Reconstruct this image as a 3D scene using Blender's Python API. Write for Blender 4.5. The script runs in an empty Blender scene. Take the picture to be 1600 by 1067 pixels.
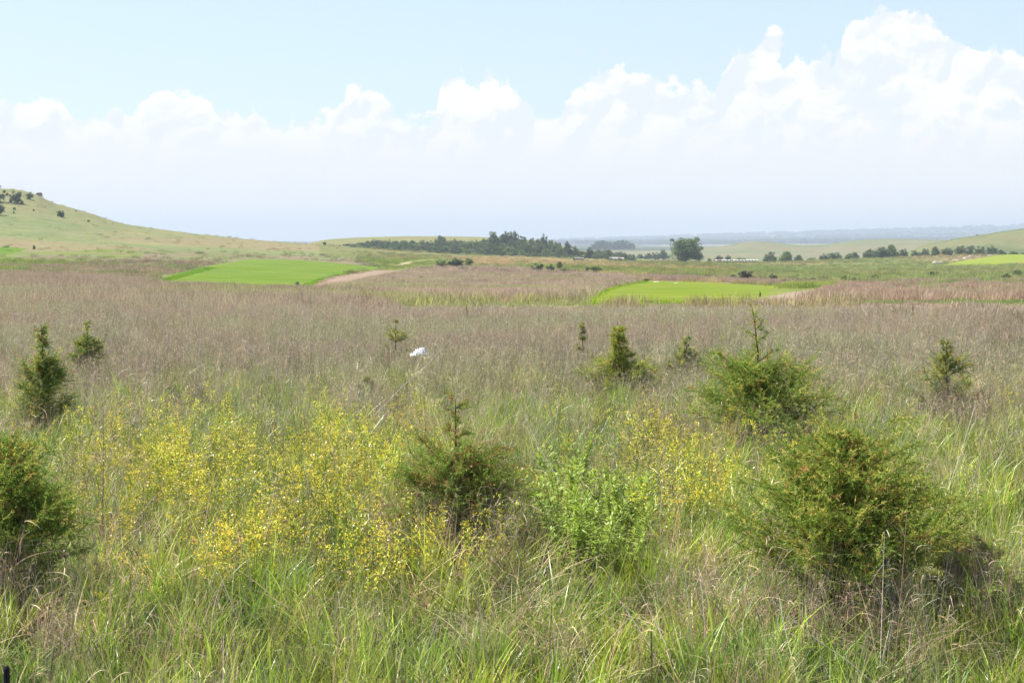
import bpy, math
import numpy as np
from mathutils import Vector

R = math.radians
sc = bpy.context.scene
COL = sc.collection

# ------------------------------------------------------------------ camera
F, CX, CY, V0, CAMZ = 2460.0, 800.0, 533.5, 372.0, 2.9
PITCH = math.atan((CY - V0) / F)
cd = bpy.data.cameras.new('camera')
cam = bpy.data.objects.new('camera', cd); COL.objects.link(cam)
cam.location = (0, 0, CAMZ); cam.rotation_euler = (math.pi/2 - PITCH, 0, 0)
cd.sensor_width = 36; cd.lens = 36 * F / 1600; cd.clip_start = 0.1; cd.clip_end = 60000
sc.camera = cam

# ------------------------------------------------------------------ light
SUN_EL, SUN_AZ = R(57), R(-66)          # azimuth from +Y towards +X
sd = bpy.data.lights.new('sun', 'SUN'); sun = bpy.data.objects.new('sun', sd); COL.objects.link(sun)
sd.energy = 5.0; sd.angle = R(0.5); sd.color = (1.0, 0.965, 0.91)
tosun = Vector((math.sin(SUN_AZ)*math.cos(SUN_EL), math.cos(SUN_AZ)*math.cos(SUN_EL), math.sin(SUN_EL)))
sun.rotation_euler = tosun.to_track_quat('Z', 'Y').to_euler(); sun.location = (0, 0, 60)

sc.view_settings.view_transform = 'Standard'; sc.view_settings.look = 'None'
sc.view_settings.gamma = 1; sc.view_settings.exposure = 0.95
sc.cycles.use_denoising = True
try: sc.cycles.denoiser = 'OPENIMAGEDENOISE'
except Exception: pass
sc.cycles.max_bounces = 6; sc.cycles.diffuse_bounces = 3; sc.cycles.glossy_bounces = 2
sc.cycles.transmission_bounces = 4; sc.cycles.volume_bounces = 1; sc.cycles.transparent_max_bounces = 4
sc.cycles.sample_clamp_indirect = 5
sc.cycles.use_adaptive_sampling = False
sc.cycles.caustics_reflective = False; sc.cycles.caustics_refractive = False

class NT:
    """tiny node-tree helper"""
    def __init__(s, nt): s.nt = nt
    def n(s, t, **k):
        x = s.nt.nodes.new(t)
        for a, b in k.items(): setattr(x, a, b)
        return x
    def put(s, sock, v):
        if hasattr(v, 'is_linked') or isinstance(v, bpy.types.NodeSocket): s.nt.links.new(v, sock)
        else: sock.default_value = v
    def m(s, op, a, b=0.0, c=None, clamp=False):
        x = s.n('ShaderNodeMath', operation=op, use_clamp=clamp)
        s.put(x.inputs[0], a); s.put(x.inputs[1], b)
        if c is not None: s.put(x.inputs[2], c)
        return x.outputs[0]
    def mix(s, f, a, b, blend='MIX'):
        x = s.n('ShaderNodeMix', data_type='RGBA', blend_type=blend)
        s.put(x.inputs[0], f); s.put(x.inputs[6], a); s.put(x.inputs[7], b)
        return x.outputs[2]
    def ramp(s, v, lo, hi):
        x = s.n('ShaderNodeMapRange', interpolation_type='SMOOTHSTEP')
        s.put(x.inputs[0], v); s.put(x.inputs[1], lo); s.put(x.inputs[2], hi)
        return x.outputs[0]
    def noise(s, vec, scale, detail=5, rough=0.55, dist=0.0):
        x = s.n('ShaderNodeTexNoise'); s.put(x.inputs['Vector'], vec)
        x.inputs['Scale'].default_value = scale; x.inputs['Detail'].default_value = detail
        x.inputs['Roughness'].default_value = rough; x.inputs['Distortion'].default_value = dist
        return x.outputs['Fac']

# ------------------------------------------------------------------ sky
w = bpy.data.worlds.new('World'); sc.world = w; w.use_nodes = True
for n in list(w.node_tree.nodes): w.node_tree.nodes.remove(n)
T = NT(w.node_tree)
tc = T.n('ShaderNodeTexCoord'); G = tc.outputs['Generated']
sep = T.n('ShaderNodeSeparateXYZ'); T.put(sep.inputs[0], G)
X, Y_, Z = sep.outputs
az = T.m('ARCTAN2', X, Y_)
hyp = T.m('SQRT', T.m('ADD', T.m('MULTIPLY', X, X), T.m('MULTIPLY', Y_, Y_)))
el = T.m('DIVIDE', Z, T.m('MAXIMUM', hyp, 0.001))
def sky_az(u): return math.atan((u - 800) / F)
def sky_el(u, v): return (V0 - v) / F / math.sqrt(1 + ((u - 800) / F) ** 2)
TOPS = [(-300,120),(-120,150),(0,150),(40,152),(78,148),(108,160),(126,186),(170,178),(215,168),(245,140),(290,128),(325,146),(355,172),(385,166),(410,157),(432,176),(470,178),(530,168),
        (548,142),(580,138),(612,152),(640,172),(670,172),(690,124),(715,116),(745,124),(770,118),(800,126),(826,152),(858,172),(882,152),(905,126),(950,110),(985,100),(1020,112),(1050,122),(1095,124),
        (1122,112),(1148,70),(1175,56),(1225,68),(1262,80),(1290,88),(1310,58),(1328,24),(1352,10),(1390,8),(1432,16),(1462,30),(1478,58),(1520,62),(1560,70),(1610,76),(1700,60),(1850,110)]
fc = T.n('ShaderNodeFloatCurve')
A0, A1, E1 = -0.52, 0.52, 0.20
T.put(fc.inputs['Value'], T.m('DIVIDE', T.m('SUBTRACT', az, A0), A1 - A0, clamp=True))
cv = fc.mapping.curves[0]
pts = [((sky_az(u) - A0) / (A1 - A0), sky_el(u, v) / E1) for u, v in TOPS]
cv.points[0].location = (0, pts[0][1]); cv.points[1].location = (1, pts[-1][1])
for p in pts: cv.points.new(*p)
for p in cv.points: p.handle_type = 'AUTO'
fc.mapping.update()
top = T.m('MULTIPLY', fc.outputs[0], E1)
n1 = T.noise(G, 22, 6, 0.6); n2 = T.noise(G, 75, 6, 0.62)
vo = T.n('ShaderNodeTexVoronoi', feature='SMOOTH_F1'); T.put(vo.inputs['Vector'], G); vo.inputs['Scale'].default_value = 60; vo.inputs['Smoothness'].default_value = 0.5
puff = T.m('SUBTRACT', 0.45, vo.outputs['Distance'])
d = T.m('SUBTRACT', T.m('SUBTRACT', top, 0.003), el)
d = T.m('ADD', d, T.m('MULTIPLY', T.m('SUBTRACT', n1, 0.5), 0.034))
d = T.m('ADD', d, T.m('MULTIPLY', T.m('SUBTRACT', n2, 0.5), 0.034))
vo2 = T.n('ShaderNodeTexVoronoi', feature='SMOOTH_F1'); T.put(vo2.inputs['Vector'], G); vo2.inputs['Scale'].default_value = 150; vo2.inputs['Smoothness'].default_value = 0.4
puff2 = T.m('SUBTRACT', 0.45, vo2.outputs['Distance'])
d = T.m('ADD', d, T.m('MULTIPLY', puff, 0.011))
d = T.m('ADD', d, T.m('MULTIPLY', puff2, 0.002))
mask = T.ramp(d, -0.0004, 0.0040)
# structure inside the bank: bright heads and soft blue-grey hollows
low = T.ramp(el, 0.080, 0.045)                           # 0 high .. 1 near the horizon
cmap = T.n('ShaderNodeMapping'); T.put(cmap.inputs[0], G); cmap.inputs['Scale'].default_value = (1, 1, 1.9)
cmap.inputs['Location'].default_value = (0, 0, 0.012)
s1 = T.noise(cmap.outputs[0], 24, 7, 0.62, 0.4)
hol = T.ramp(s1, 0.46, 0.66)
hol = T.m('MULTIPLY', hol, T.ramp(d, 0.003, 0.02))
def billow(vec):
    w_ = T.n('ShaderNodeTexNoise'); T.put(w_.inputs['Vector'], vec); w_.inputs['Scale'].default_value = 30; w_.inputs['Detail'].default_value = 3
    wv = T.n('ShaderNodeVectorMath', operation='MULTIPLY_ADD'); T.put(wv.inputs[0], w_.outputs['Color']); wv.inputs[1].default_value = (.02, .02, .02); T.put(wv.inputs[2], vec)
    v_ = T.n('ShaderNodeTexVoronoi', feature='SMOOTH_F1'); T.put(v_.inputs['Vector'], wv.outputs[0]); v_.inputs['Scale'].default_value = 48; v_.inputs['Smoothness'].default_value = 0.35
    return T.m('ADD', T.m('MULTIPLY', T.noise(vec, 20, 6, 0.6), 1.3), T.m('MULTIPLY', v_.outputs['Distance'], -0.55))
off = T.n('ShaderNodeVectorMath', operation='ADD'); T.put(off.inputs[0], G); off.inputs[1].default_value = (-0.0035, 0, 0.0055)
rel = T.m('SUBTRACT', billow(G), billow(off.outputs[0]))
shd = T.ramp(rel, 0.05, -0.12)
hol = T.m('MAXIMUM', T.m('MULTIPLY', hol, 0.8), T.m('MULTIPLY', shd, 0.85))
white = (1.0, 1.0, 1.0, 1)
cloud = T.mix(T.m('MULTIPLY', hol, 0.95), (1.0, 0.985, 0.985, 1), (0.78, 0.855, 0.945, 1))
cloud = T.mix(T.m('MULTIPLY', low, 0.88), cloud, (0.88, 0.885, 0.905, 1))
streak = T.n('ShaderNodeMapping'); T.put(streak.inputs[0], G); streak.inputs['Scale'].default_value = (1, 1, 9)
st = T.ramp(T.noise(streak.outputs[0], 9, 4, 0.5), 0.45, 0.7)
cloud = T.mix(T.m('MULTIPLY', T.m('MULTIPLY', st, low), 0.30), cloud, (0.90, 0.92, 0.97, 1))
sky = T.n('ShaderNodeTexSky', sky_type='NISHITA'); sky.sun_disc = False
sky.sun_elevation = SUN_EL; sky.sun_rotation = SUN_AZ; sky.altitude = 400; sky.air_density = 1.0; sky.dust_density = 1.2; sky.ozone_density = 1.0
b1 = T.n('ShaderNodeBackground'); b1.inputs['Strength'].default_value = 0.095; T.put(b1.inputs['Color'], sky.outputs[0])
b2 = T.n('ShaderNodeBackground'); b2.inputs['Strength'].default_value = 0.56; T.put(b2.inputs['Color'], cloud)
# a thin milky veil over the whole blue
wisp = T.m('MULTIPLY', T.ramp(T.noise(streak.outputs[0], 14, 5, 0.6), 0.55, 0.8), T.ramp(el, 0.20, 0.11))
veil = T.m('MULTIPLY', T.m('ADD', 0.62, T.m('MULTIPLY', wisp, 0.25)), T.ramp(el, 0.9, 0.2))
b3 = T.n('ShaderNodeBackground'); b3.inputs['Strength'].default_value = 0.60; b3.inputs['Color'].default_value = (0.64, 0.77, 0.98, 1)
ms0 = T.n('ShaderNodeMixShader'); T.put(ms0.inputs[0], veil); T.put(ms0.inputs[1], b1.outputs[0]); T.put(ms0.inputs[2], b3.outputs[0])
msh = T.n('ShaderNodeMixShader'); T.put(msh.inputs[0], T.m('MULTIPLY', mask, 0.97)); T.put(msh.inputs[1], ms0.outputs[0]); T.put(msh.inputs[2], b2.outputs[0])
wo = T.n('ShaderNodeOutputWorld'); T.put(wo.inputs[0], msh.outputs[0])

# ------------------------------------------------------------------ helpers
rng = np.random.default_rng(11)
def lin(c, k=1.0):
    c = np.asarray(c, float) / 255
    return np.where(c <= 0.04045, c / 12.92, ((c + 0.055) / 1.055) ** 2.4) * k
_perm = np.random.default_rng(5).random((256, 256))
def vnoise(x, y, s):
    """2-d value noise, s = cell size"""
    x = np.asarray(x, float) / s; y = np.asarray(y, float) / s
    xi = np.floor(x).astype(int); yi = np.floor(y).astype(int)
    fx = x - xi; fy = y - yi; fx = fx*fx*(3-2*fx); fy = fy*fy*(3-2*fy)
    g = lambda a, b: _perm[a & 255, b & 255]
    return (g(xi, yi)*(1-fx) + g(xi+1, yi)*fx)*(1-fy) + (g(xi, yi+1)*(1-fx) + g(xi+1, yi+1)*fx)*fy
def fbm(x, y, s, o=4):
    t = 0; a = 1; n = 0
    for i in range(o): t = t + a*vnoise(np.asarray(x)+i*37.7, np.asarray(y)-i*91.3, s/2**i); n += a; a *= 0.55
    return t/n

def tag(o, label=None, cat=None, group=None, kind=None):
    if label: o['label'] = label
    if cat: o['category'] = cat
    if group: o['group'] = group
    if kind: o['kind'] = kind
    return o
def empty(name, loc, rz=0):
    o = bpy.data.objects.new(name, None); COL.objects.link(o); o.location = loc; o.rotation_euler = (0, 0, rz); o.empty_display_size = 0.2
    return o

class MB:
    """collects vertices, quads/tris and a vertex colour, then becomes one mesh"""
    def __init__(s): s.v = []; s.f = []; s.c = []; s.mi = []; s.n = 0
    def add(s, V, Fq, C, mi=0):
        V = np.asarray(V, float).reshape(-1, 3); Fq = np.asarray(Fq, int)
        C = np.asarray(C, float)
        if C.ndim == 1: C = np.tile(C, (len(V), 1))
        s.v.append(V); s.f.append(Fq + s.n); s.c.append(C); s.mi.append(np.full(len(Fq), mi)); s.n += len(V)
    def mesh(s, name, mats, smooth=True):
        me = bpy.data.meshes.new(name)
        V = np.concatenate(s.v); C = np.concatenate(s.c)
        loops = np.concatenate([f.ravel() for f in s.f]); sizes = np.concatenate([np.full(len(f), f.shape[1]) for f in s.f])
        mi = np.concatenate(s.mi)
        me.vertices.add(len(V)); me.vertices.foreach_set('co', V.astype('f').ravel())
        me.loops.add(len(loops)); me.loops.foreach_set('vertex_index', loops.astype('i'))
        me.polygons.add(len(sizes)); st = np.concatenate([[0], np.cumsum(sizes)[:-1]])
        me.polygons.foreach_set('loop_start', st.astype('i'))
        me.polygons.foreach_set('material_index', mi.astype('i'))
        me.polygons.foreach_set('use_smooth', np.full(len(sizes), smooth))
        ca = me.color_attributes.new('c', 'FLOAT_COLOR', 'POINT')
        ca.data.foreach_set('color', np.concatenate([C[:, :3], np.ones((len(C), 1))], 1).astype('f').ravel())
        for m in (mats if isinstance(mats, (list, tuple)) else [mats]): me.materials.append(m)
        me.update(calc_edges=True); me.validate()
        return me
    def build(s, name, mats, parent=None, smooth=True):
        o = bpy.data.objects.new(name, s.mesh(name, mats, smooth)); COL.objects.link(o); o.parent = parent
        return o

def unit(a): return a / np.maximum(np.linalg.norm(a, axis=-1, keepdims=True), 1e-9)
def ribbons(mb, P, D, B, L, W, col, n=5, taper=1.0, fold=0.0, side=None, rg=rng, tipcol=None, basew=0.6):
    """N curved ribbons: centreline P + L*(D*s + B*s^2)"""
    N = len(P); L = np.broadcast_to(L, (N,)); W = np.broadcast_to(W, (N,))
    if side is None:
        side = unit(np.cross(unit(D), unit(rg.normal(size=(N, 3)))))
    s = np.linspace(0, 1, n + 1)
    c = P[:, None] + L[:, None, None] * (D[:, None]*s[None, :, None] + B[:, None]*(s**2)[None, :, None])
    prof = np.minimum(1, basew + (1 - basew)*s*3) * (1 - s**2*taper*0.96)
    wv = side[:, None]*(W[:, None]*prof[None])[:, :, None]*0.5
    V = np.stack([c - wv, c + wv], 2)                   # N, n+1, 2, 3
    base = (np.arange(N)*(n+1)*2)[:, None] + (np.arange(n)*2)[None]
    Fq = np.stack([base, base+1, base+3, base+2], -1).reshape(-1, 4)
    col = np.asarray(col, float)
    if col.ndim == 1: col = np.tile(col, (N, 1))
    C = np.broadcast_to(col[:, None, None], (N, n+1, 2, 3)).copy()
    if tipcol is not None:
        t = np.clip((s - 0.45)/0.55, 0, 1)[None, :, None, None]
        C = C*(1-t) + np.asarray(tipcol)[..., None, None, :]*t if np.ndim(tipcol) == 1 else C*(1-t) + tipcol[:, None, None]*t
    mb.add(V.reshape(-1, 3), Fq, C.reshape(-1, 3))
    return c
def tube(mb, pts, rad, col, k=6, mi=0):
    pts = np.asarray(pts, float); rad = np.broadcast_to(rad, (len(pts),))
    t = unit(np.gradient(pts, axis=0)); ref = np.array([0.3, 1, 0.2]); a = unit(np.cross(t, ref)); b = np.cross(t, a)
    th = np.linspace(0, 2*np.pi, k, endpoint=False)
    V = pts[:, None] + rad[:, None, None]*(a[:, None]*np.cos(th)[None, :, None] + b[:, None]*np.sin(th)[None, :, None])
    i = np.arange(len(pts)-1)[:, None]*k; j = np.arange(k)[None]; j2 = (j+1) % k
    Fq = np.stack([i+j, i+j2, i+k+j2, i+k+j], -1).reshape(-1, 4)
    mb.add(V.reshape(-1, 3), Fq, col, mi)

# ------------------------------------------------------------------ materials
def leafy(name, inst=False, transl=0.35, rough=0.45, spec=0.35, gain=1.0):
    m = bpy.data.materials.new(name); m.use_nodes = True; t = NT(m.node_tree)
    bs = m.node_tree.nodes['Principled BSDF']; out = m.node_tree.nodes['Material Output']
    a = t.n('ShaderNodeAttribute', attribute_name='c'); c = a.outputs['Color']
    if inst:
        b = t.n('ShaderNodeAttribute', attribute_name='tint', attribute_type='INSTANCER'); c = t.mix(1.0, c, b.outputs['Color'], 'MULTIPLY')
    geo = t.n('ShaderNodeNewGeometry')
    nz = t.noise(geo.outputs['Position'], 2.3, 3)
    hv = t.n('ShaderNodeHueSaturation'); t.put(hv.inputs['Color'], c); t.put(hv.inputs['Value'], t.m('MULTIPLY_ADD', nz, 0.5, 0.75*gain))
    t.put(hv.inputs['Hue'], t.m('MULTIPLY_ADD', t.noise(geo.outputs['Position'], 0.9, 2), 0.03, 0.485))
    c = hv.outputs[0]
    t.put(bs.inputs['Base Color'], c); bs.inputs['Roughness'].default_value = rough; bs.inputs['Specular IOR Level'].default_value = spec
    tr = t.n('ShaderNodeBsdfTranslucent'); t.put(tr.inputs[0], c)
    mx = t.n('ShaderNodeMixShader'); mx.inputs[0].default_value = transl
    t.put(mx.inputs[1], bs.outputs[0]); t.put(mx.inputs[2], tr.outputs[0]); t.put(out.inputs[0], mx.outputs[0])
    return m
def solid(name, rough=0.85, scale=20, amp=0.5):
    m = bpy.data.materials.new(name); m.use_nodes = True; t = NT(m.node_tree); bs = m.node_tree.nodes['Principled BSDF']
    a = t.n('ShaderNodeAttribute', attribute_name='c'); tcn = t.n('ShaderNodeTexCoord')
    nz = t.noise(tcn.outputs['Object'], scale, 5)
    hv = t.n('ShaderNodeHueSaturation'); t.put(hv.inputs['Color'], a.outputs['Color']); t.put(hv.inputs['Value'], t.m('MULTIPLY_ADD', nz, amp*2, 1-amp))
    t.put(bs.inputs['Base Color'], hv.outputs[0]); bs.inputs['Roughness'].default_value = rough; bs.inputs['Specular IOR Level'].default_value = 0.2
    bp = t.n('ShaderNodeBump'); t.put(bp.inputs['Height'], nz); bp.inputs['Strength'].default_value = 0.5; bp.inputs['Distance'].default_value = 0.02; t.put(bs.inputs['Normal'], bp.outputs[0])
    return m
M_grass = leafy('green_blade', True, 0.36, 0.34, 0.42, 1.14)
M_dry = leafy('dry_blade', True, 0.28, 0.6, 0.3, 1.14)
M_cedar = leafy('cedar_foliage', False, 0.38, 0.6, 0.25, 1.42)
M_leaf = leafy('tree_leaves', False, 0.28, 0.6, 0.2, 1.3)
M_farleaf = leafy('far_leaves', True, 0.2, 0.6, 0.2)
M_forb = leafy('forb_leaves', False, 0.35, 0.45, 0.35)
M_bark = solid('bark', 0.9, 30, 0.45)
M_rock = solid('pale_rock', 0.9, 1.5, 0.25)
M_hay = solid('hay', 0.9, 6, 0.3)

# ------------------------------------------------------------------ terrain
def ipairs(p, u):
    p = np.array(p, float); return np.interp(u, p[:, 0], p[:, 1])
CREST = [(-600,270),(0,294.5),(20,295.5),(40,298),(62,305),(75,312),(90,318.5),(120,326.5),(150,335.5),(170,343),(200,351),(300,365),(380,373),(430,377.5),(470,380.5),(520,384),(600,390),(700,397),(800,400.5),(900,403.5),(1000,407.5),(1070,409.5),(1200,409.5),(1300,406),(1400,402),(1500,399),(1600,397.5),(2200,392)]
def c9(*v): return list(zip((0,200,400,600,800,1000,1200,1400,1600), v))
ROWS = [
 (60, c9(485,492,503,511,512,512,512,512,511)),
 (75, c9(468,472,478,482,483,483,482,482,480)),
 (100, c9(455,459,464,469,472,472,472,471,470)),
 (150, c9(443,447,452,456,458,459,459,458,456)),
 (220, c9(430,434,438,443,446,447,447,446,445)),
 (300, c9(418,421,425,431,434,436,437,437,436)),
 (400, c9(403,405,409,416,421,424,427,427,425)),
 (520, [(-600,350),(0,375),(200,386),(400,397),(600,405),(800,411),(1000,416),(1200,419),(1400,419),(1600,415)]),
 (640, [(-600,300),(0,331),(60,337),(100,346),(200,366),(300,376),(400,384),(600,396.5),(800,405),(1000,411),(1200,413.5),(1400,411),(1600,405)]),
 (750, CREST),
 (830, [(u, v+5) for u, v in CREST]),
 (950, [(-600,300),(0,315),(100,340),(200,372),(300,385),(430,388),(490,384),(540,386),(600,389),(700,392),(800,392),(850,394),(900,400),(1000,409),(1100,413),(1300,411),(1400,406),(1500,402),(1600,399)]),
 (1150, [(-600,330),(0,345),(200,385),(300,390),(430,391),(470,383),(490,378.5),(510,374.5),(560,371.2),(640,369.3),(700,369.5),(750,370.5),(790,372),(850,377),(880,385),(920,395),(1000,405),(1100,413),(1300,411),(1410,399),(1440,383),(1470,377.5),(1500,371),(1530,367.5),(1560,362),(1600,356.5),(1700,345)]),
 (1400, [(0,395),(430,396),(520,386),(700,380),(850,386),(920,401),(1000,405),(1050,403),(1100,401),(1200,401),(1300,399),(1400,393),(1500,386),(1600,376)]),
 (1900, [(0,396),(900,396),(950,399),(1000,397),(1040,393),(1100,386.5),(1130,384.5),(1160,378.5),(1180,376.3),(1200,378),(1240,383),(1290,383),(1310,379),(1340,375),(1400,373),(1450,374),(1500,376),(1600,376)]),
 (2400, [(0,391),(1600,391)]), (3500, [(0,388),(1600,386)]), (5000, [(0,384),(1000,384),(1600,380)]),
 (7000, [(0,381),(1000,379.5),(1300,376),(1600,372)]), (9000, [(0,379),(850,378.5),(1000,376),(1200,371.5),(1600,362)]),
 (12000, [(0,377),(800,377),(850,375.5),(890,374),(1000,371),(1100,367),(1200,364),(1400,358.5),(1500,355),(1600,352),(1800,348)]),
 (14000, [(0,380),(900,378),(1100,371),(1600,356)]),
]
gu = np.concatenate([np.linspace(-1500, -60, 60), np.arange(-50, 1651, 4.0), np.linspace(1660, 3100, 60)])
gy = np.concatenate([np.linspace(0.6, 7, 14)[:-1], np.exp(np.arange(math.log(7), math.log(14000), 0.0125)), [14000]])
def zfromv(v, Y):
    t = (CY - v)/F; dy = math.cos(PITCH) + math.sin(PITCH)*t; dz = -math.sin(PITCH) + math.cos(PITCH)*t
    return CAMZ + dz/dy*Y
def pchip(x, y, q):
    h = np.diff(x)[:, None]; dl = np.diff(y, axis=0)/h
    m = np.zeros_like(y); a, b = dl[:-1], dl[1:]; w1 = 2*h[1:]+h[:-1]; w2 = h[1:]+2*h[:-1]
    with np.errstate(all='ignore'):
        mm = (w1+w2)/(w1/a+w2/b)
    m[1:-1] = np.where(a*b > 0, mm, 0); m[0] = dl[0]; m[-1] = dl[-1]
    i = np.clip(np.searchsorted(x, q)-1, 0, len(x)-2); t = ((q-x[i])/np.diff(x)[i])[:, None]; hh = np.diff(x)[i][:, None]
    return (2*t**3-3*t**2+1)*y[i] + (t**3-2*t**2+t)*hh*m[i] + (-2*t**3+3*t**2)*y[i+1] + (t**3-t**2)*hh*m[i+1]
kk = np.exp(-0.5*(np.arange(-8, 9)/2.2)**2); kk /= kk.sum()
def smooth_u(a): return np.convolve(np.pad(a, 8, 'edge'), kk, 'valid')
rowY = [0.3, 20, 40, 50] + [r[0] for r in ROWS]
rowZ = [np.zeros(len(gu))]*4 + [smooth_u(zfromv(ipairs(p, gu), Y)) if Y != 750 else zfromv(ipairs(p, gu), Y) for Y, p in ROWS]
GZ = pchip(np.log(np.array(rowY)), np.array(rowZ), np.log(gy))
GU, GY = np.meshgrid(gu, gy); GX = (GU - CX)/F*GY
amp = np.interp(GY, [0, 10, 60, 150, 600, 1000, 3000, 14000], [0.05, 0.07, 0.06, 0.10, 0.35, 0.5, 2, 6])
wav = np.where(GY < 100, 6, 0)+np.interp(GY, [0, 100, 1000, 14000], [0, 14, 60, 700])
sc_near = fbm(GX, GY, 5.0)-0.5; sc_mid = fbm(GX, GY, 26)-0.5; sc_far = fbm(GX, GY, 120)-0.5; sc_vf = fbm(GX, GY, 900)-0.5
wn = np.clip(1-(GY-40)/60, 0, 1); wf = np.clip((GY-1500)/2500, 0, 1); wm = np.clip((GY-500)/500, 0, 1)*(1-wf)
GZ = GZ + amp*(sc_near*wn + (sc_mid*(1-wm)*(1-wf)+sc_far*wm)*(1-wn) + sc_vf*wf)
lgy = np.log(gy)
def ground_z(x, y):
    x = np.asarray(x, float); y = np.maximum(np.asarray(y, float), 0.7)
    u = CX + x/y*F
    iu = np.clip(np.searchsorted(gu, u)-1, 0, len(gu)-2); iy = np.clip(np.searchsorted(gy, y)-1, 0, len(gy)-2)
    fu = np.clip((u-gu[iu])/(gu[iu+1]-gu[iu]), 0, 1); fy = np.clip((y-gy[iy])/(gy[iy+1]-gy[iy]), 0, 1)
    return (GZ[iy, iu]*(1-fu)+GZ[iy, iu+1]*fu)*(1-fy) + (GZ[iy+1, iu]*(1-fu)+GZ[iy+1, iu+1]*fu)*fy
def vpix(z, y):
    a = (z-CAMZ)/y; # dz/dy ratio
    t = (a*math.cos(PITCH)+math.sin(PITCH))/(math.cos(PITCH)-a*math.sin(PITCH)); return CY - F*t
GV = vpix(GZ, GY)
def at(u, v, ymin=7, ymax=14000):
    """first ground point under photo pixel (u, v)"""
    ys = gy[(gy >= ymin) & (gy <= ymax)]; x = (u-CX)/F*ys; vv = vpix(ground_z(x, ys), ys)
    i = np.argmax(vv <= v) if (vv <= v).any() else int(np.argmin(vv))
    if i > 0 and vv[i] <= v:
        f = (vv[i-1]-v)/max(vv[i-1]-vv[i], 1e-6); y = ys[i-1]+(ys[i]-ys[i-1])*f
    else: y = ys[i]
    x = (u-CX)/F*y
    return float(x), float(y), float(ground_z(x, y))

def inpoly(u, v, poly):
    poly = np.array(poly, float); ins = np.zeros(np.shape(u), bool)
    for (x1, y1), (x2, y2) in zip(poly, np.roll(poly, -1, 0)):
        if y1 == y2: continue
        c = ((y1 > v) != (y2 > v)) & (u < (x2-x1)*(v-y1)/(y2-y1)+x1); ins ^= c
    return ins
PLOT1 = [(236,441),(280,426),(335,413),(395,405.5),(480,407),(540,412),(600,418.5),(520,432),(462,458),(350,453),(240,446)]
PLOT2 = [(908,468),(945,450),(1010,439),(1100,441),(1215,447),(1195,462),(1150,477),(1000,480),(920,478)]
PLOT3 = [(1466,416),(1500,408),(1550,400),(1600,395),(1900,390),(1900,410),(1600,412),(1540,415)]
PLOT4 = [(-300,384),(0,386),(48,388),(22,396),(-300,402)]
SOIL1 = [(440,458),(470,448),(525,432),(585,422.5),(628,422),(640,424),(600,433),(545,446),(500,458)]
SOIL2 = [(1180,470),(1225,458),(1262,453),(1300,457),(1262,466),(1230,471)]
TRACK = [(612,416),(640,408.5),(680,404.6),(684,406.4),(650,410.2),(622,417)]
MIDP = [(530,448),(600,432),(640,421),(680,416),(800,417),(930,428),(1010,436),(945,452),(915,466),(900,471),(560,471),(480,458)]
PURP_L = [(-400,425),(0,430),(130,434),(300,446),(460,452),(600,466),(600,500),(-400,500)]
PURP_R = [(1255,473),(1290,455),(1330,445),(1400,440),(1600,441),(1900,441),(1900,490),(1255,490)]
PURP_S = [(1000,431),(1200,441),(1320,446),(1270,451),(1215,446),(1100,440),(1010,438)]
STRIP = [(250,461),(420,461),(520,465),(620,472),(900,474),(1160,478),(1260,475),(1330,476),(1330,481),(600,481),(420,476),(240,471)]
K = 0.42
def S(*c): return lin(c, K)
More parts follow.
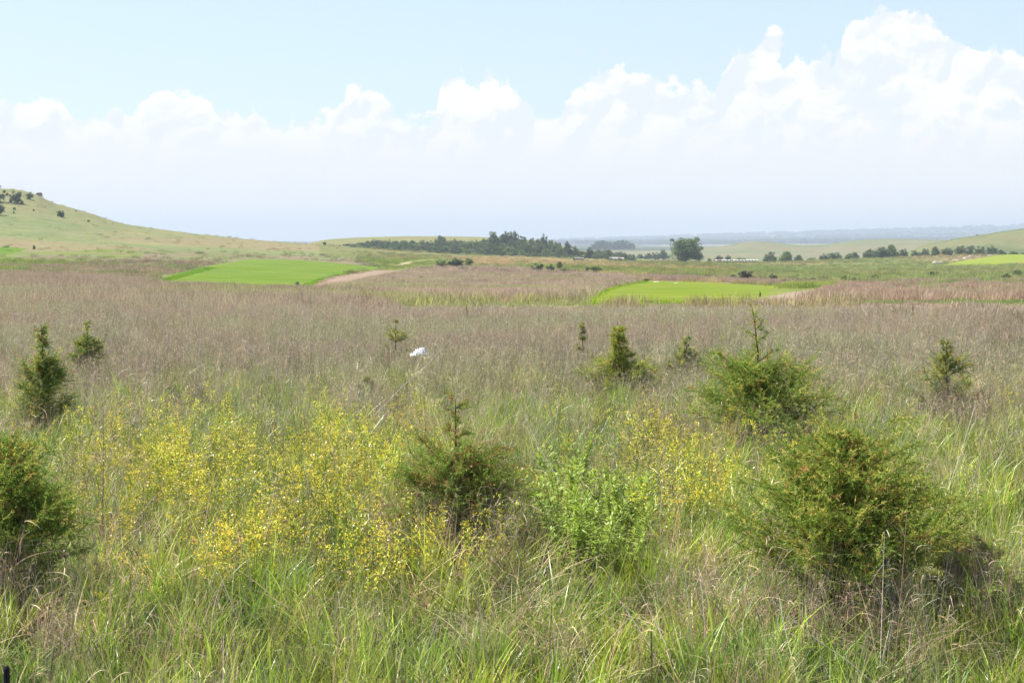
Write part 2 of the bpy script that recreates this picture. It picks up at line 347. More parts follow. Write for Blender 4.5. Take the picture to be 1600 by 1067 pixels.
def ground_colour(u, v, x, y):
    ju = u + (fbm(x, y, 8)-0.5)*np.clip(900/y, 0.5, 14); jv = v + (fbm(x+99, y, 6)-0.5)*np.clip(700/y, 0.6, 7)
    n1 = fbm(x, y, 30)[..., None]; n2 = fbm(x+500, y*0.5, 9)[..., None]; n3 = fbm(x, y*0.35-300, 70)[..., None]
    nb = fbm(x*0.4, y*0.25+99, 45)[..., None]
    def mixn(a, b, t): t = np.clip(t, 0, 1); return a*(1-t)+b*t
    C = mixn(S(150,150,84), S(196,172,122), (n3-0.40)*5)
    C = mixn(C, S(138,158,84), (n1-0.5)*4)
    C = mixn(C, S(190,160,122), (nb-0.55)*3)
    C = C*np.ones_like(C)
    def put(mask, a, b=None, t=None):
        nonlocal C
        col = a if b is None else mixn(a, b, t)
        C = np.where(mask[..., None], np.broadcast_to(col, C.shape), C)
    hill = (u < 500) & (y > 420)
    put(hill, mixn(S(156,168,104), S(176,172,114), (n3-0.4)*3.5), S(142,164,100), (n2-0.5)*3)
    put(hill & (v > 372) & (v < 392) & (fbm(x*0.3, y*0.6, 30) > 0.47), S(182,166,120), S(168,166,106), (n2-0.45)*3)
    put(inpoly(ju, jv, [(-400,392),(0,397),(260,390),(430,398),(600,402),(640,412),(250,438),(-400,432)]), S(170,150,122), S(150,158,96), (n2-0.42)*5)
    put(inpoly(ju, jv, [(60,394),(200,388),(230,398),(150,408),(30,424),(-400,426),(-300,408)]) & (n1[..., 0] > 0.4), S(148,165,72), S(165,155,110), (n2-0.5)*4)
    put(inpoly(ju, jv, [(560,405),(690,404),(700,417),(800,417),(620,426),(590,416)]), S(152,164,80))
    put(inpoly(ju, jv, [(800,411),(1040,420),(1160,424),(1170,432),(1000,430),(900,424),(800,417)]), S(148,162,78), S(176,160,110), (n2-0.45)*3)
    put(inpoly(ju, jv, [(1150,416),(1400,412),(1480,416),(1600,413),(1900,412),(1900,442),(1400,441),(1300,445),(1230,452),(1170,432)]), S(150,162,90), S(168,164,106), (fbm(x*.5, y, 16)[..., None]-0.45)*5)
    put((y < 125) & (y > 40), S(168,152,130), S(156,156,106), (n2-0.5)*4)
    put(inpoly(ju, jv, PURP_S), S(172,148,128))
    put(inpoly(ju, jv, [(1215,447),(1330,446),(1270,454),(1180,472),(1155,472)]), S(158,172,76))
    put(inpoly(ju, jv, MIDP), S(184,162,140), S(168,166,116), (fbm(x, y, 11)[..., None]-0.5)*5)
    put(inpoly(ju, jv, PURP_L), S(170,152,128), S(158,158,108), (n2-0.48)*4)
    put(inpoly(ju, jv, PURP_R), S(176,152,130), S(140,162,78), (fbm(x, y, 14)[..., None]-0.45)*8)
    put(inpoly(ju, jv, STRIP), S(160,166,98), S(172,158,116), (fbm(x, y, 7)[..., None]-0.42)*5)
    put(inpoly(ju, jv, SOIL1) | inpoly(ju, jv, SOIL2), S(206,180,158), S(188,158,132), (n2-0.4)*4)
    for P_, a, b in ((PLOT1, S(128,178,36), S(140,184,44)), (PLOT2, S(150,186,40), S(160,192,46)), (PLOT3, S(186,206,72), S(192,208,84)), (PLOT4, S(120,178,50), S(140,180,60))):
        put(inpoly(u + (ju-u)*0.35, v+(jv-v)*0.3, P_), a*([.90, .82, .30] if P_ is not PLOT3 else [.80, .84, .50]), b*([.94, .84, .32] if P_ is not PLOT3 else [.82, .86, .5]), (n2-0.3)*2+.5*np.sin((x*.8+y*.6)*1.1)[..., None])
    put(inpoly(u, v, TRACK), S(226,212,166))
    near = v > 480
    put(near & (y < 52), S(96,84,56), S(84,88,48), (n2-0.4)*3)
    # beyond the crest
    put((y > 1250) & (y < 2300), S(165,158,118), S(140,152,108), (fbm(x, y, 160)[..., None]-0.45)*5)
    put((y > 820) & (y < 1250) & (u > 1350), S(150,152,98), S(120,138,84), (fbm(x, y, 60)[..., None]-0.42)*5)
    put((y > 820) & (y < 1250) & (u <= 1350) & (u > 480), S(170,165,100), S(150,158,92), (n1-0.4)*3)
    far = y > 2300
    put(far, S(96,116,84), S(52,78,58), (fbm(x, y*0.25, 600)[..., None]-0.42)*6)
    put((y > 4500) & (y < 5200) & (fbm(x, y*0.3+900, 700) > 0.45), S(205,192,165))
    return C
V3 = np.stack([GX, GY, GZ], -1)
GC = ground_colour(GU, GV, GX, GY)
ny, nx = GX.shape
idx = (np.arange(ny-1)[:, None]*nx + np.arange(nx-1)[None]).ravel()
mg = MB(); mg.add(V3.reshape(-1, 3), np.stack([idx, idx+1, idx+nx+1, idx+nx], -1), GC.reshape(-1, 3))
def ground_mat():
    m = bpy.data.materials.new('prairie_ground'); m.use_nodes = True; t = NT(m.node_tree); bs = m.node_tree.nodes['Principled BSDF']
    a = t.n('ShaderNodeAttribute', attribute_name='c'); geo = t.n('ShaderNodeNewGeometry'); P = geo.outputs['Position']
    a1 = t.noise(P, 1.6, 6, 0.7); a2 = t.noise(P, 0.13, 5, 0.65); a3 = t.noise(P, 0.02, 4, 0.6)
    f = t.m('ADD', t.m('MULTIPLY', a1, 0.55), t.m('ADD', t.m('MULTIPLY', a2, 0.45), t.m('MULTIPLY', a3, 0.25)))
    mp = t.n('ShaderNodeMapping'); t.put(mp.inputs[0], P); mp.inputs['Scale'].default_value = (0.35, 1, 1)
    b1_ = t.noise(mp.outputs[0], 0.22, 6, 0.75); b2_ = t.noise(mp.outputs[0], 0.045, 5, 0.7)
    gc = t.mix(t.m('MULTIPLY', t.ramp(b1_, 0.42, 0.66), 0.26), a.outputs['Color'], (0.30, 0.235, 0.135, 1))
    gc = t.mix(t.m('MULTIPLY', t.ramp(b2_, 0.48, 0.70), 0.30), gc, (0.12, 0.165, 0.045, 1))
    hv = t.n('ShaderNodeHueSaturation'); t.put(hv.inputs['Color'], gc); t.put(hv.inputs['Value'], t.m('ADD', t.m('ADD', f, t.m('MULTIPLY', b1_, .5)), 0.12))
    t.put(bs.inputs['Base Color'], hv.outputs[0]); bs.inputs['Roughness'].default_value = 0.95; bs.inputs['Specular IOR Level'].default_value = 0.05
    bp = t.n('ShaderNodeBump'); t.put(bp.inputs['Height'], a1); bp.inputs['Strength'].default_value = 0.6; bp.inputs['Distance'].default_value = 0.15; t.put(bs.inputs['Normal'], bp.outputs[0])
    return m
tag(mg.build('ground', ground_mat()), 'rolling prairie ground with plots, slopes and a far plain', 'ground', kind='structure')

# ------------------------------------------------------------------ scatter (uncountable grass) by geometry nodes
def scatter(name, protos, pts, rot, scl, idx, tint, label, cat):
    me = bpy.data.meshes.new(name); n = len(pts); me.vertices.add(n); me.vertices.foreach_set('co', np.asarray(pts, 'f').ravel())
    for an, ty, arr, key in (('rot', 'FLOAT_VECTOR', rot, 'vector'), ('scl', 'FLOAT_VECTOR', scl, 'vector'), ('tint', 'FLOAT_VECTOR', tint, 'vector')):
        at_ = me.attributes.new(an, ty, 'POINT'); at_.data.foreach_set(key, np.asarray(arr, 'f').ravel())
    at_ = me.attributes.new('pick', 'INT', 'POINT'); at_.data.foreach_set('value', np.asarray(idx, 'i'))
    o = bpy.data.objects.new(name, me); COL.objects.link(o)
    g = bpy.data.node_groups.new(name + '_nodes', 'GeometryNodeTree')
    g.interface.new_socket('Geometry', in_out='INPUT', socket_type='NodeSocketGeometry'); g.interface.new_socket('Geometry', in_out='OUTPUT', socket_type='NodeSocketGeometry')
    gi = g.nodes.new('NodeGroupInput'); go = g.nodes.new('NodeGroupOutput'); jn = g.nodes.new('GeometryNodeJoinGeometry')
    for p in reversed(protos):
        oi = g.nodes.new('GeometryNodeObjectInfo'); oi.inputs['Object'].default_value = p; oi.inputs['As Instance'].default_value = False
        g2 = g.nodes.new('GeometryNodeGeometryToInstance'); g.links.new(oi.outputs['Geometry'], g2.inputs[0]); g.links.new(g2.outputs[0], jn.inputs[0])
    ip = g.nodes.new('GeometryNodeInstanceOnPoints'); g.links.new(gi.outputs[0], ip.inputs['Points']); g.links.new(jn.outputs[0], ip.inputs['Instance'])
    ip.inputs['Pick Instance'].default_value = True
    def na(nm, ty):
        a = g.nodes.new('GeometryNodeInputNamedAttribute'); a.data_type = ty; a.inputs['Name'].default_value = nm
        return next(s for s in a.outputs if s.enabled and s.name == 'Attribute')
    g.links.new(na('pick', 'INT'), ip.inputs['Instance Index'])
    g.links.new(na('rot', 'FLOAT_VECTOR'), ip.inputs['Rotation']); g.links.new(na('scl', 'FLOAT_VECTOR'), ip.inputs['Scale'])
    g.links.new(ip.outputs[0], go.inputs[0])
    md = o.modifiers.new('scatter', 'NODES'); md.node_group = g
    return tag(o, label, cat, kind='stuff')
def proto(name, mb, mat): return bpy.data.objects.new(name, mb.mesh(name, mat))      # never linked: only feeds the scatter

def disc(n, r, rg=rng):
    a = rg.random(n)*2*np.pi; q = np.sqrt(rg.random(n))*r
    return np.stack([q*np.cos(a), q*np.sin(a), np.zeros(n)], 1)
def heads(n, lean, rg=rng):
    """mostly-up directions and their horizontal headings"""
    a = rg.random(n)*2*np.pi; h = np.stack([np.cos(a), np.sin(a), np.zeros(n)], 1); l = lean*rg.random(n)[:, None]
    return unit(h*l + np.array([0, 0, 1.0])), h
def vary(col, n, amt=0.18, rg=rng):
    return np.asarray(col)[None]*(1+amt*rg.normal(size=(n, 1)))*(1+0.05*rg.normal(size=(n, 3)))
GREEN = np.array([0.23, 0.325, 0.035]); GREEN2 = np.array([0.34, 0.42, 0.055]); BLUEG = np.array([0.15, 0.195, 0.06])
TAN = np.array([0.44, 0.34, 0.21]); STRAW = np.array([0.58, 0.47, 0.31]); PURP = np.array([0.305, 0.25, 0.195]); GREY = np.array([0.25, 0.21, 0.16])

def p_green(i):                      # long arching leaves
    mb = MB(); n = 46; D, h = heads(n, 0.38); L = rng.uniform(0.30, 0.78, n)
    B = h*rng.uniform(0.0, 0.6, n)[:, None]**1.3 - np.array([0, 0, 1])*rng.uniform(0.0, 0.5, n)[:, None]
    side = unit(np.cross(D, h)+0.5*rng.normal(size=(n, 3)))
    ribbons(mb, disc(n, 0.13), D, B, L, rng.uniform(0.007, 0.019, n), vary(GREEN if i % 2 else GREEN2, n), 6, side=side)
    m = 3; D, h = heads(m, .25); ribbons(mb, disc(m, .12), D, h*.12, rng.uniform(.6, .95, m), .005, vary(TAN, m, .3), 4)
    return proto('green_tuft_source', mb, M_grass)
def p_under(i):                      # dense short undergrowth, colours darkened to paint the shade between stems
    mb = MB(); n = 60; D, h = heads(n, 0.9); L = rng.uniform(0.15, 0.42, n)
    B = h*rng.uniform(0, 0.5, n)[:, None] - np.array([0, 0, 1])*rng.uniform(0, 0.4, n)[:, None]
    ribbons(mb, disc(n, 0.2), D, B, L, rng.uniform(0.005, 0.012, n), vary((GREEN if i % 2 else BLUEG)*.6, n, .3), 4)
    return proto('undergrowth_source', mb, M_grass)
def p_dry(i):                        # last year's standing stems with curled leaves
    mb = MB(); n = 22; D, h = heads(n, 0.22); L = rng.uniform(0.55, 1.0, n)
    B = h*rng.uniform(0, 0.16, n)[:, None]; P = disc(n, 0.16); c = np.where(rng.random((n, 1)) < 0.3, TAN, np.where(rng.random((n, 1)) < 0.5, GREY, PURP))
    ribbons(mb, P, D, B, L, rng.uniform(0.0035, 0.006, n), c*(1+0.2*rng.normal(size=(n, 1))), 4)
    m = 40; k = rng.integers(0, n, m); s = rng.uniform(0.3, 0.98, m)[:, None]; Pm = P[k]+L[k][:, None]*(D[k]*s+B[k]*s*s)
    D2, h2 = heads(m, 1.6); B2 = h2*rng.uniform(0, .7, m)[:, None]-np.array([0, 0, 1])*rng.uniform(0.2, 1.3, m)[:, None]
    ribbons(mb, Pm, D2, B2, rng.uniform(0.06, 0.24, m), rng.uniform(0.003, 0.0065, m), vary(STRAW if i % 2 else TAN, m, .25), 5)
    return proto('dry_stem_source', mb, M_dry)
def p_curl(i):                       # matted, curling tan leaves
    mb = MB(); n = 50; D, h = heads(n, 0.7); L = rng.uniform(0.25, 0.62, n)
    B = h*rng.uniform(0.1, 0.9, n)[:, None]-np.array([0, 0, 1])*rng.uniform(0.1, 1.05, n)[:, None]
    ribbons(mb, disc(n, 0.15), D, B, L, rng.uniform(0.003, 0.007, n), vary(STRAW*[1, .93, .9] if i % 2 else TAN, n, .2), 7)
    return proto('curled_straw_source', mb, M_dry)
def p_purple(i):                     # tall thin purple-brown bluestem
    mb = MB(); n = 26; D, h = heads(n, 0.20); L = rng.uniform(0.5, 0.98, n); P = disc(n, 0.2); B = h*rng.uniform(0, 0.15, n)[:, None]
    r = rng.random((n, 1)); c = np.where(r < 0.55, PURP, np.where(r < 0.72, GREY, np.where(r < .86, STRAW*1.1, GREEN*1.1)))
    ribbons(mb, P, D, B, L, rng.uniform(0.004, 0.008, n), c*(1+0.28*rng.normal(size=(n, 1))), 3)
    m = 46; k = rng.integers(0, n, m); s = rng.uniform(0.45, 1.0, m)[:, None]; Pm = P[k]+L[k][:, None]*(D[k]*s+B[k]*s*s)
    D2, h2 = heads(m, 0.9); B2 = h2*rng.uniform(0, .5, m)[:, None]-np.array([0, 0, 1])*rng.uniform(0., .6, m)[:, None]
    r = rng.random((m, 1)); c2 = np.where(r < 0.55, PURP*1.25, STRAW)
    ribbons(mb, Pm, D2, B2, rng.uniform(0.06, 0.2, m), rng.uniform(0.004, 0.008, m), c2, 3)
    return proto('bluestem_source', mb, M_dry)
def p_flower(i):                     # yellow-flowered forb
    mb = MB(); n = 7; D, h = heads(n, 0.45); L = rng.uniform(0.45, 0.85, n); P = disc(n, 0.08); B = h*rng.uniform(0, .15, n)[:, None]
    G_ = np.array([0.20, 0.23, 0.035]); ribbons(mb, P, D, B, L, 0.006, vary(G_, n), 4)
    m = 190; k = rng.integers(0, n, m); s = rng.uniform(0.15, 0.98, m)[:, None]; Pm = P[k]+L[k][:, None]*(D[k]*s+B[k]*s*s)
    D2, h2 = heads(m, 1.6); ribbons(mb, Pm, D2, h2*0.1-np.array([0, 0, .25]), rng.uniform(0.03, 0.08, m), 0.011, vary(G_*1.25, m, .25), 2)
    m = 210; k = rng.integers(0, n, m); s = 1.03-.34*rng.random((m, 1))**1.5; br_ = np.floor(rng.random((m, 1))*5); off = np.concatenate([np.cos(br_*1.3+k[:, None]), np.sin(br_*1.3+k[:, None]), .6+0*s], 1)*rng.random((m, 1))*.055*(1.25-s)*3+rng.normal(size=(m, 3))*.006
    Pm = P[k]+L[k][:, None]*(D[k]*s+B[k]*s*s)+off
    D2, h2 = heads(m, 2.2); ribbons(mb, Pm, D2, h2*0.0, rng.uniform(0.010, 0.021, m), 0.012, vary([0.76, 0.64, 0.06], m, .22), 1, taper=0.5)
    return proto('yellow_forb_source', mb, M_grass)
def p_seed(i):                       # nodding brome seed heads
    mb = MB(); n = 5; D, h = heads(n, 0.3); L = rng.uniform(0.85, 1.1, n); P = disc(n, 0.06)
    hd = unit(np.array([[1, 0.2, 0]])+0.4*rng.normal(size=(n, 3))*[1, 1, 0]); B = hd*rng.uniform(.2, .45, n)[:, None]-np.array([0, 0, 1])*rng.uniform(.15, .35, n)[:, None]
    ribbons(mb, P, D, B, L, 0.004, vary(STRAW*.8, n), 8)
    m = 90; k = rng.integers(0, n, m); s = rng.uniform(0.72, 1.0, m)[:, None]; Pm = P[k]+L[k][:, None]*(D[k]*s+B[k]*s*s)
    D2 = unit(hd[k]*rng.uniform(.2, 1.2, m)[:, None]+0.5*rng.normal(size=(m, 3))-np.array([0, 0, .5])); ribbons(mb, Pm, D2, np.array([[0, 0, -.4]])*np.ones((m, 1)), rng.uniform(0.03, 0.06, m), 0.008, vary([0.52, 0.44, 0.24], m, .15), 2, basew=.3)
    return proto('seed_head_source', mb, M_dry)
def p_patch(i, kind):                # coarser patches for the middle distance; the scatter tints them like the ground they stand on
    mb = MB(); tall = kind == 'tall'; n = 90; D, h = heads(n, 0.3 if tall else .7)
    r = rng.random((n, 1)); c = np.where(r < 0.25, np.array([1.45, 1.42, 1.38]), np.where(r < .5, np.array([.72, .74, .72]), np.array([1.02, 1., .98])))
    L = rng.uniform(0.28, 0.72, n) if tall else rng.uniform(0.08, 0.26, n)
    ribbons(mb, disc(n, 0.8), D, h*rng.uniform(0, .35, n)[:, None], L, rng.uniform(0.015, 0.04, n), c*(1+.12*rng.normal(size=(n, 1))), 2)
    return proto('meadow_patch_source', mb, M_dry if tall else M_grass)
def like_ground(g=1.3, amt=.13):
    def f(u, v, x, y, n): return ground_colour(u, v, x, y)*g*(1+amt*rng.normal(size=(n, 1)))*(.82+.36*fbm(x, y, 5))[:, None]
    return f

def field(n, y0, y1, margin=60):
    """uniform ground points inside the view wedge"""
    y = np.sqrt(rng.uniform(y0*y0, y1*y1, n)); u = rng.uniform(-margin, 1600+margin, n)
    x = (u-CX)/F*y; z = ground_z(x, y); return x, y, z, u, vpix(z, y)
def area(y0, y1, margin=60): return (1600+2*margin)/F*(y1*y1-y0*y0)/2
def blob(u, v, cu, cv_, ru, rv): return np.exp(-(((u-cu)/ru)**2+((v-cv_)/rv)**2))
CED = []
BARE = []                            # cedars keep tall grass off their own footprint: (x, y, r)
def spread(name, protos, dens, y0, y1, prob, tintf, label, cat, s=(0.75, 1.2), margin=60, tilt=0.12, sz=None, clear=True):
    n = int(area(y0, y1, margin)*dens); x, y, z, u, v = field(n, y0, y1, margin)
    keep = rng.random(n) < prob(u, v, x, y)
    if clear:
        for bx, by, br in BARE:
            keep &= ((x-bx)**2+(y-by)**2 > (br*(0.8+0.3*rng.random(n)))**2)
    x, y, z, u, v = (a[keep] for a in (x, y, z, u, v)); n = len(x)
    sc_ = rng.uniform(*s, n)*(sz(u, v, x, y) if sz else 1)
    rot = np.stack([rng.normal(size=n)*tilt, rng.normal(size=n)*tilt, rng.random(n)*6.283], 1)
    scl = np.stack([sc_*rng.uniform(.9, 1.15, n), sc_*rng.uniform(.9, 1.15, n), sc_], 1)
    return scatter(name, protos, np.stack([x, y, z-0.01], 1), rot, scl, rng.integers(0, len(protos), n), tintf(u, v, x, y, n), label, cat)
def T_(n, amt=.12, base=(1, 1, 1)): return np.asarray(base)*(1+amt*rng.normal(size=(n, 1)))*(1+.05*rng.normal(size=(n, 3)))

# ------------------------------------------------------------------ cedars (young junipers)
def cedar_meshes(H, Rr, seed, dens=1.0, leader=0.25, low=0.02, bare=False, col=(0.175, 0.24, 0.035), tip=(0.38, 0.36, 0.07), droop=0.0, leaf=0.05, far=False):
    rg = np.random.default_rng(seed); tr = MB(); cr = MB()
    nz_ = 9; zz = np.linspace(0, H, nz_); wob = np.cumsum(rg.normal(size=(nz_, 2))*H*0.008, 0)
    sp = np.stack([wob[:, 0], wob[:, 1], zz], 1); rad = np.interp(zz, [0, H], [0.016*H+0.008, 0.002*H+0.001])
    tube(tr, sp, rad, np.array([0.13, 0.075, 0.05]), 6)
    nb = int((26 if far else 80)*dens)
    t = np.sort(low + (1-low)*rg.random(nb)**0.85); t = np.clip(t, low, 0.985)
    if bare:                                           # a long leading shoot with only a few tufts on it
        nl = 9; nb0 = int(nb*.9); t = np.concatenate([low+(1-leader-low)*rg.random(nb0)**.8, np.linspace(1-leader+.05, .985, nl)]); nb = len(t)
    reach = Rr*np.where(t > 1-leader, 0.10+0.5*(1-t), 0.30+0.75*np.sin(np.clip((1-leader-t)/(1-leader-low+1e-6), 0, 1)**0.6*np.pi*0.62))*rg.uniform(0.45, 1.4, nb)
    P = np.stack([np.interp(t*H, zz, sp[:, k]) for k in range(3)], 1)
    a = np.arange(nb)*2.399+rg.normal(size=nb)*.5; h = np.stack([np.cos(a), np.sin(a), np.zeros(nb)], 1)
    if bare: reach = np.where(t > 1-leader, np.maximum(reach, .16*Rr), reach)
    up = rg.uniform(0.35, 1.0, nb)-droop
    D = unit(h + up[:, None]*np.array([0, 0, 1])); B = np.array([0, 0, 1])*rg.uniform(-0.15, 0.30, nb)[:, None]-np.array([0, 0, 1])*droop*.3
    body = 1-(leader*.75 if bare else 0)                # keep the branch ends inside a rounded cone
    for i in range(nb):
        if bare and t[i] > 1-leader: continue
        Lc = np.linspace(.02, reach[i], 30); zc = P[i, 2]+Lc*D[i, 2]+Lc*B[i, 2]; rc = Lc*np.hypot(D[i, 0], D[i, 1])
        ok = zc <= H*(body+.02)*(1-.62*np.clip(rc/Rr, 0, 1.3)**1.25)*rg.uniform(.72, 1.28)+.10*H
        reach[i] = max(Lc[ok].max() if ok.any() else .02, .10*Rr)
    for i in range(nb):
        s = np.linspace(0, 1, 5)[:, None]; pts = P[i]+reach[i]*(D[i]*s+B[i]*s*s)
        tube(tr, pts, np.linspace(0.0055*H*0.8, 0.0012*H, 5)*(0.5 if far else 1), np.array([0.15, 0.09, 0.055]), 4)
    # twigs
    nt = int((14 if far else 30)*dens*nb/ max(dens, .5)); k = rg.choice(nb, nt, p=reach/reach.sum()); s = rg.uniform(0.12, 1.0, nt)[:, None]
    Pt = P[k]+reach[k][:, None]*(D[k]*s+B[k]*s*s); Dt = unit(D[k]+0.75*rg.normal(size=(nt, 3))*[1, 1, .75]+np.array([0, 0, .25]))
    Lt = rg.uniform(0.05, 0.24, nt)*H*0.8*np.clip(reach[k]/Rr+0.35, .4, 1.1); Bt = np.array([0, 0, 1])*rg.uniform(-.35, .15, nt)[:, None]
    shade = rg.uniform(0.78, 1.2, nt)[:, None]; tr_ = rg.random((nt, 1)); hi = np.clip(Pt[:, 2:3]/H, 0, 1)
    ct = np.where(tr_ < .05, np.array([.34, .20, .06]), np.where(tr_ < .12+.30*hi, np.asarray(tip), np.asarray(col)))*shade  # tip colour commoner higher up: sunlit top painted into the foliage
    ribbons(cr, Pt, Dt, Bt, Lt, leaf*0.12, ct*0.8, 3, rg=rg)
    # scale-leaf sprays on each twig
    ns = 5 if far else 18
    kk_ = np.repeat(np.arange(nt), ns); s = rg.uniform(0.05, 1.0, len(kk_))[:, None]
    Pl = Pt[kk_]+Lt[kk_][:, None]*(Dt[kk_]*s+Bt[kk_]*s*s); Dl = unit(Dt[kk_]+0.75*rg.normal(size=(len(kk_), 3)))
    ll = rg.uniform(.55, 1.25, len(kk_))*leaf*(1.2-0.6*s[:, 0]); cl = ct[kk_]*(1+.15*rg.normal(size=(len(kk_), 1)))
    ribbons(cr, Pl, Dl, np.array([0, 0, -0.15])*np.ones((len(kk_), 1)), ll, leaf*(0.19 if not far else 0.5), cl, 2, rg=rg)
    return tr, cr
def cedar(name, u, v, hpx, wpx, label, seed, cat='cedar', group=None, y=None, **kw):
    if y is None: x, y, z = at(u, v)
    else: x = (u-CX)/F*y; z = float(ground_z(x, y))
    H = hpx/F*y; Rr = wpx/F*y*0.5
    tr, cr = cedar_meshes(H, Rr, seed, **kw)
    e = empty(name, (x, y, z-0.01)); tag(e, label, cat, group)
    tr.build('trunk', M_bark, e); cr.build('crown', M_cedar, e)
    CED.append((x, y, Rr, v))
    (BARE.append((x, y, Rr*0.36)) if v > 690 else None); return e
CG = 'young cedars scattered through the tall grass'
YC = (0.24, 0.29, 0.05); DG = (0.16, 0.215, 0.05)
cedar('young_cedar', 1322, 985, 315, 430, 'broad bright green young cedar at the lower right, largest in the foreground', 3, group=CG, dens=2.3, leader=0.10, col=(0.17, 0.235, 0.032), leaf=0.038, droop=0.15)
cedar('young_cedar', 1190, 718, 230, 270, 'green cedar with a tall bare leading shoot above the purple grass, right of centre', 4, group=CG, dens=1.7, leader=0.42, bare=True, droop=.15, col=(0.18, 0.25, 0.04), leaf=0.045)
cedar('young_cedar', 712, 880, 262, 260, 'feathery cedar with thin upright tip in the centre foreground beside yellow flowers', 5, group=CG, dens=1.5, leader=0.36, bare=True, droop=.1, col=(0.19, 0.25, 0.04), leaf=0.038, tip=(0.26, .17, .06))
cedar('young_cedar', 968, 648, 135, 118, 'small yellow-green cedar with a narrow pointed top, between the centre and the tall leading shoot', 6, group=CG, dens=1.2, leader=0.45, droop=.25, col=YC, leaf=0.045)
cedar('young_cedar', 66, 700, 188, 82, 'dark upright cedar at the left behind nodding seed heads', 7, group=CG, dens=.8, leader=0.3, col=DG, leaf=0.045)
cedar('young_cedar', 138, 610, 106, 44, 'narrow cedar poking out of the purple grass near the left edge', 8, group=CG, dens=.5, leader=0.3, col=DG, leaf=0.05)
cedar('young_cedar', 1485, 672, 138, 110, 'sparse dull green cedar with grey trunk near the right edge of the purple grass', 9, group=CG, dens=.50, leader=0.3, col=(0.19, 0.23, 0.08), leaf=0.045)
cedar('young_cedar', 1075, 615, 90, 60, 'faint grey-green cedar half sunk in grass left of the tall leading shoot', 10, group=CG, dens=.40, leader=0.3, col=(0.20, 0.24, 0.10), leaf=0.055)
cedar('young_cedar', 910, 592, 88, 34, 'thin faint cedar in the purple grass left of the pointed yellow-green one', 12, group=CG, dens=.26, leader=0.4, col=(0.22, 0.23, 0.11), leaf=0.05)
cedar('young_cedar', 614, 588, 88, 44, 'thin faint cedar in the purple grass left of the white sheet', 13, group=CG, dens=.26, leader=0.3, col=(0.23, 0.24, 0.09), leaf=0.05)
cedar('young_cedar', 572, 648, 58, 24, 'tiny dark cedar below and left of the white sheet', 14, group=CG, dens=1.2, leader=0.2, col=DG, leaf=0.045)
cedar('young_cedar', 0, 960, 275, 290, 'dense bright green cedar cut off by the left edge of the foreground', 15, group=CG, dens=2.0, leader=0.08, col=(0.165, 0.24, 0.035), leaf=0.038)
cedar('young_cedar', 1530, 985, 150, 150, 'low yellow-green cedar shoot right beside the largest foreground cedar', 16, group=CG, dens=1.0, leader=0.1, col=YC, leaf=0.036, droop=.2)

# leafy forbs in the centre foreground and a leafy bush at the right edge
def forb_mesh(H, n_stem, seed, col, leafl, rad):
    rg = np.random.default_rng(seed); st = MB(); lf = MB()
    D, h = heads(n_stem, 0.35, rg); P = disc(n_stem, rad, rg); L = H*rg.uniform(.75, 1.05, n_stem); B = h*0.1
    for i in range(n_stem):
        s = np.linspace(0, 1, 6)[:, None]; tube(st, P[i]+L[i]*(D[i]*s+B[i]*s*s), np.linspace(.004, .0015, 6), np.array([.13, .16, .05]), 5)
    m = 70*n_stem; k = rg.integers(0, n_stem, m); s = rg.uniform(.12, 1, m)[:, None]**.8; Pm = P[k]+L[k][:, None]*(D[k]*s+B[k]*s*s)
    a = rg.random(m)*6.283; hh = np.stack([np.cos(a), np.sin(a), .35+.9*s[:, 0]**3], 1); Dl = unit(hh)
    side = unit(np.cross(Dl, [0, 0, 1.0])+.25*rg.normal(size=(m, 3)))
    ll = leafl*rg.uniform(.6, 1.15, m)*(1.15-.45*s[:, 0])
    ribbons(lf, Pm, Dl, np.array([[0, 0, -.35]])*np.ones((m, 1)), ll, ll*0.24, np.asarray(col)*rg.uniform(.8, 1.2, (m, 1)), 4, side=side, basew=.25, rg=rg)
    return st, lf
def copy_tree(o, parent=None):
    c = o.copy(); COL.objects.link(c); c.parent = parent
    for ch in list(o.children): copy_tree(ch, c)
    return c
src = []
for k in range(3):
    st, lf = forb_mesh(0.82, 6, 50+k, (0.33, 0.43, 0.055), 0.115, .08)
    x, y, z = at((870, 915, 960)[k], (880, 905, 895)[k]); e = empty('leafy_forb', (x, y, z)); st.build('stem', M_forb, e); lf.build('foliage', M_forb, e)
    tag(e, 'bright green leafy forb crowded into the lush clump in the centre foreground', 'forb', 'leafy forbs in the bright clump'); src.append(e)
k = 0
for (u, v) in ((850,850),(880,820),(900,860),(925,835),(940,870),(960,850),(985,870),(995,840),(905,920),(935,925),(970,915),(1000,905),(888,905),(868,900),(915,800),(890,790),(1015,880),(950,815),(862,870),(978,930)):
    x, y, z = at(u+rng.uniform(-6, 6), v); c = copy_tree(src[k % 3]); k += 1
    c.location = (x, y, z); c.rotation_euler[2] = rng.random()*6.28; s_ = rng.uniform(.75, 1.1); c.scale = (s_, s_, s_)
st, lf = forb_mesh(0.55, 6, 77, (0.14, 0.20, 0.04), 0.085, .14)
x, y, z = at(1592, 1000); e = empty('leafy_bush', (x, y, z)); st.build('stem', M_forb, e); lf.build('foliage', M_forb, e)
tag(e, 'dark leafy bush with shining leaves at the right edge beside the largest cedar', 'bush'); BARE.append((x, y, .22))

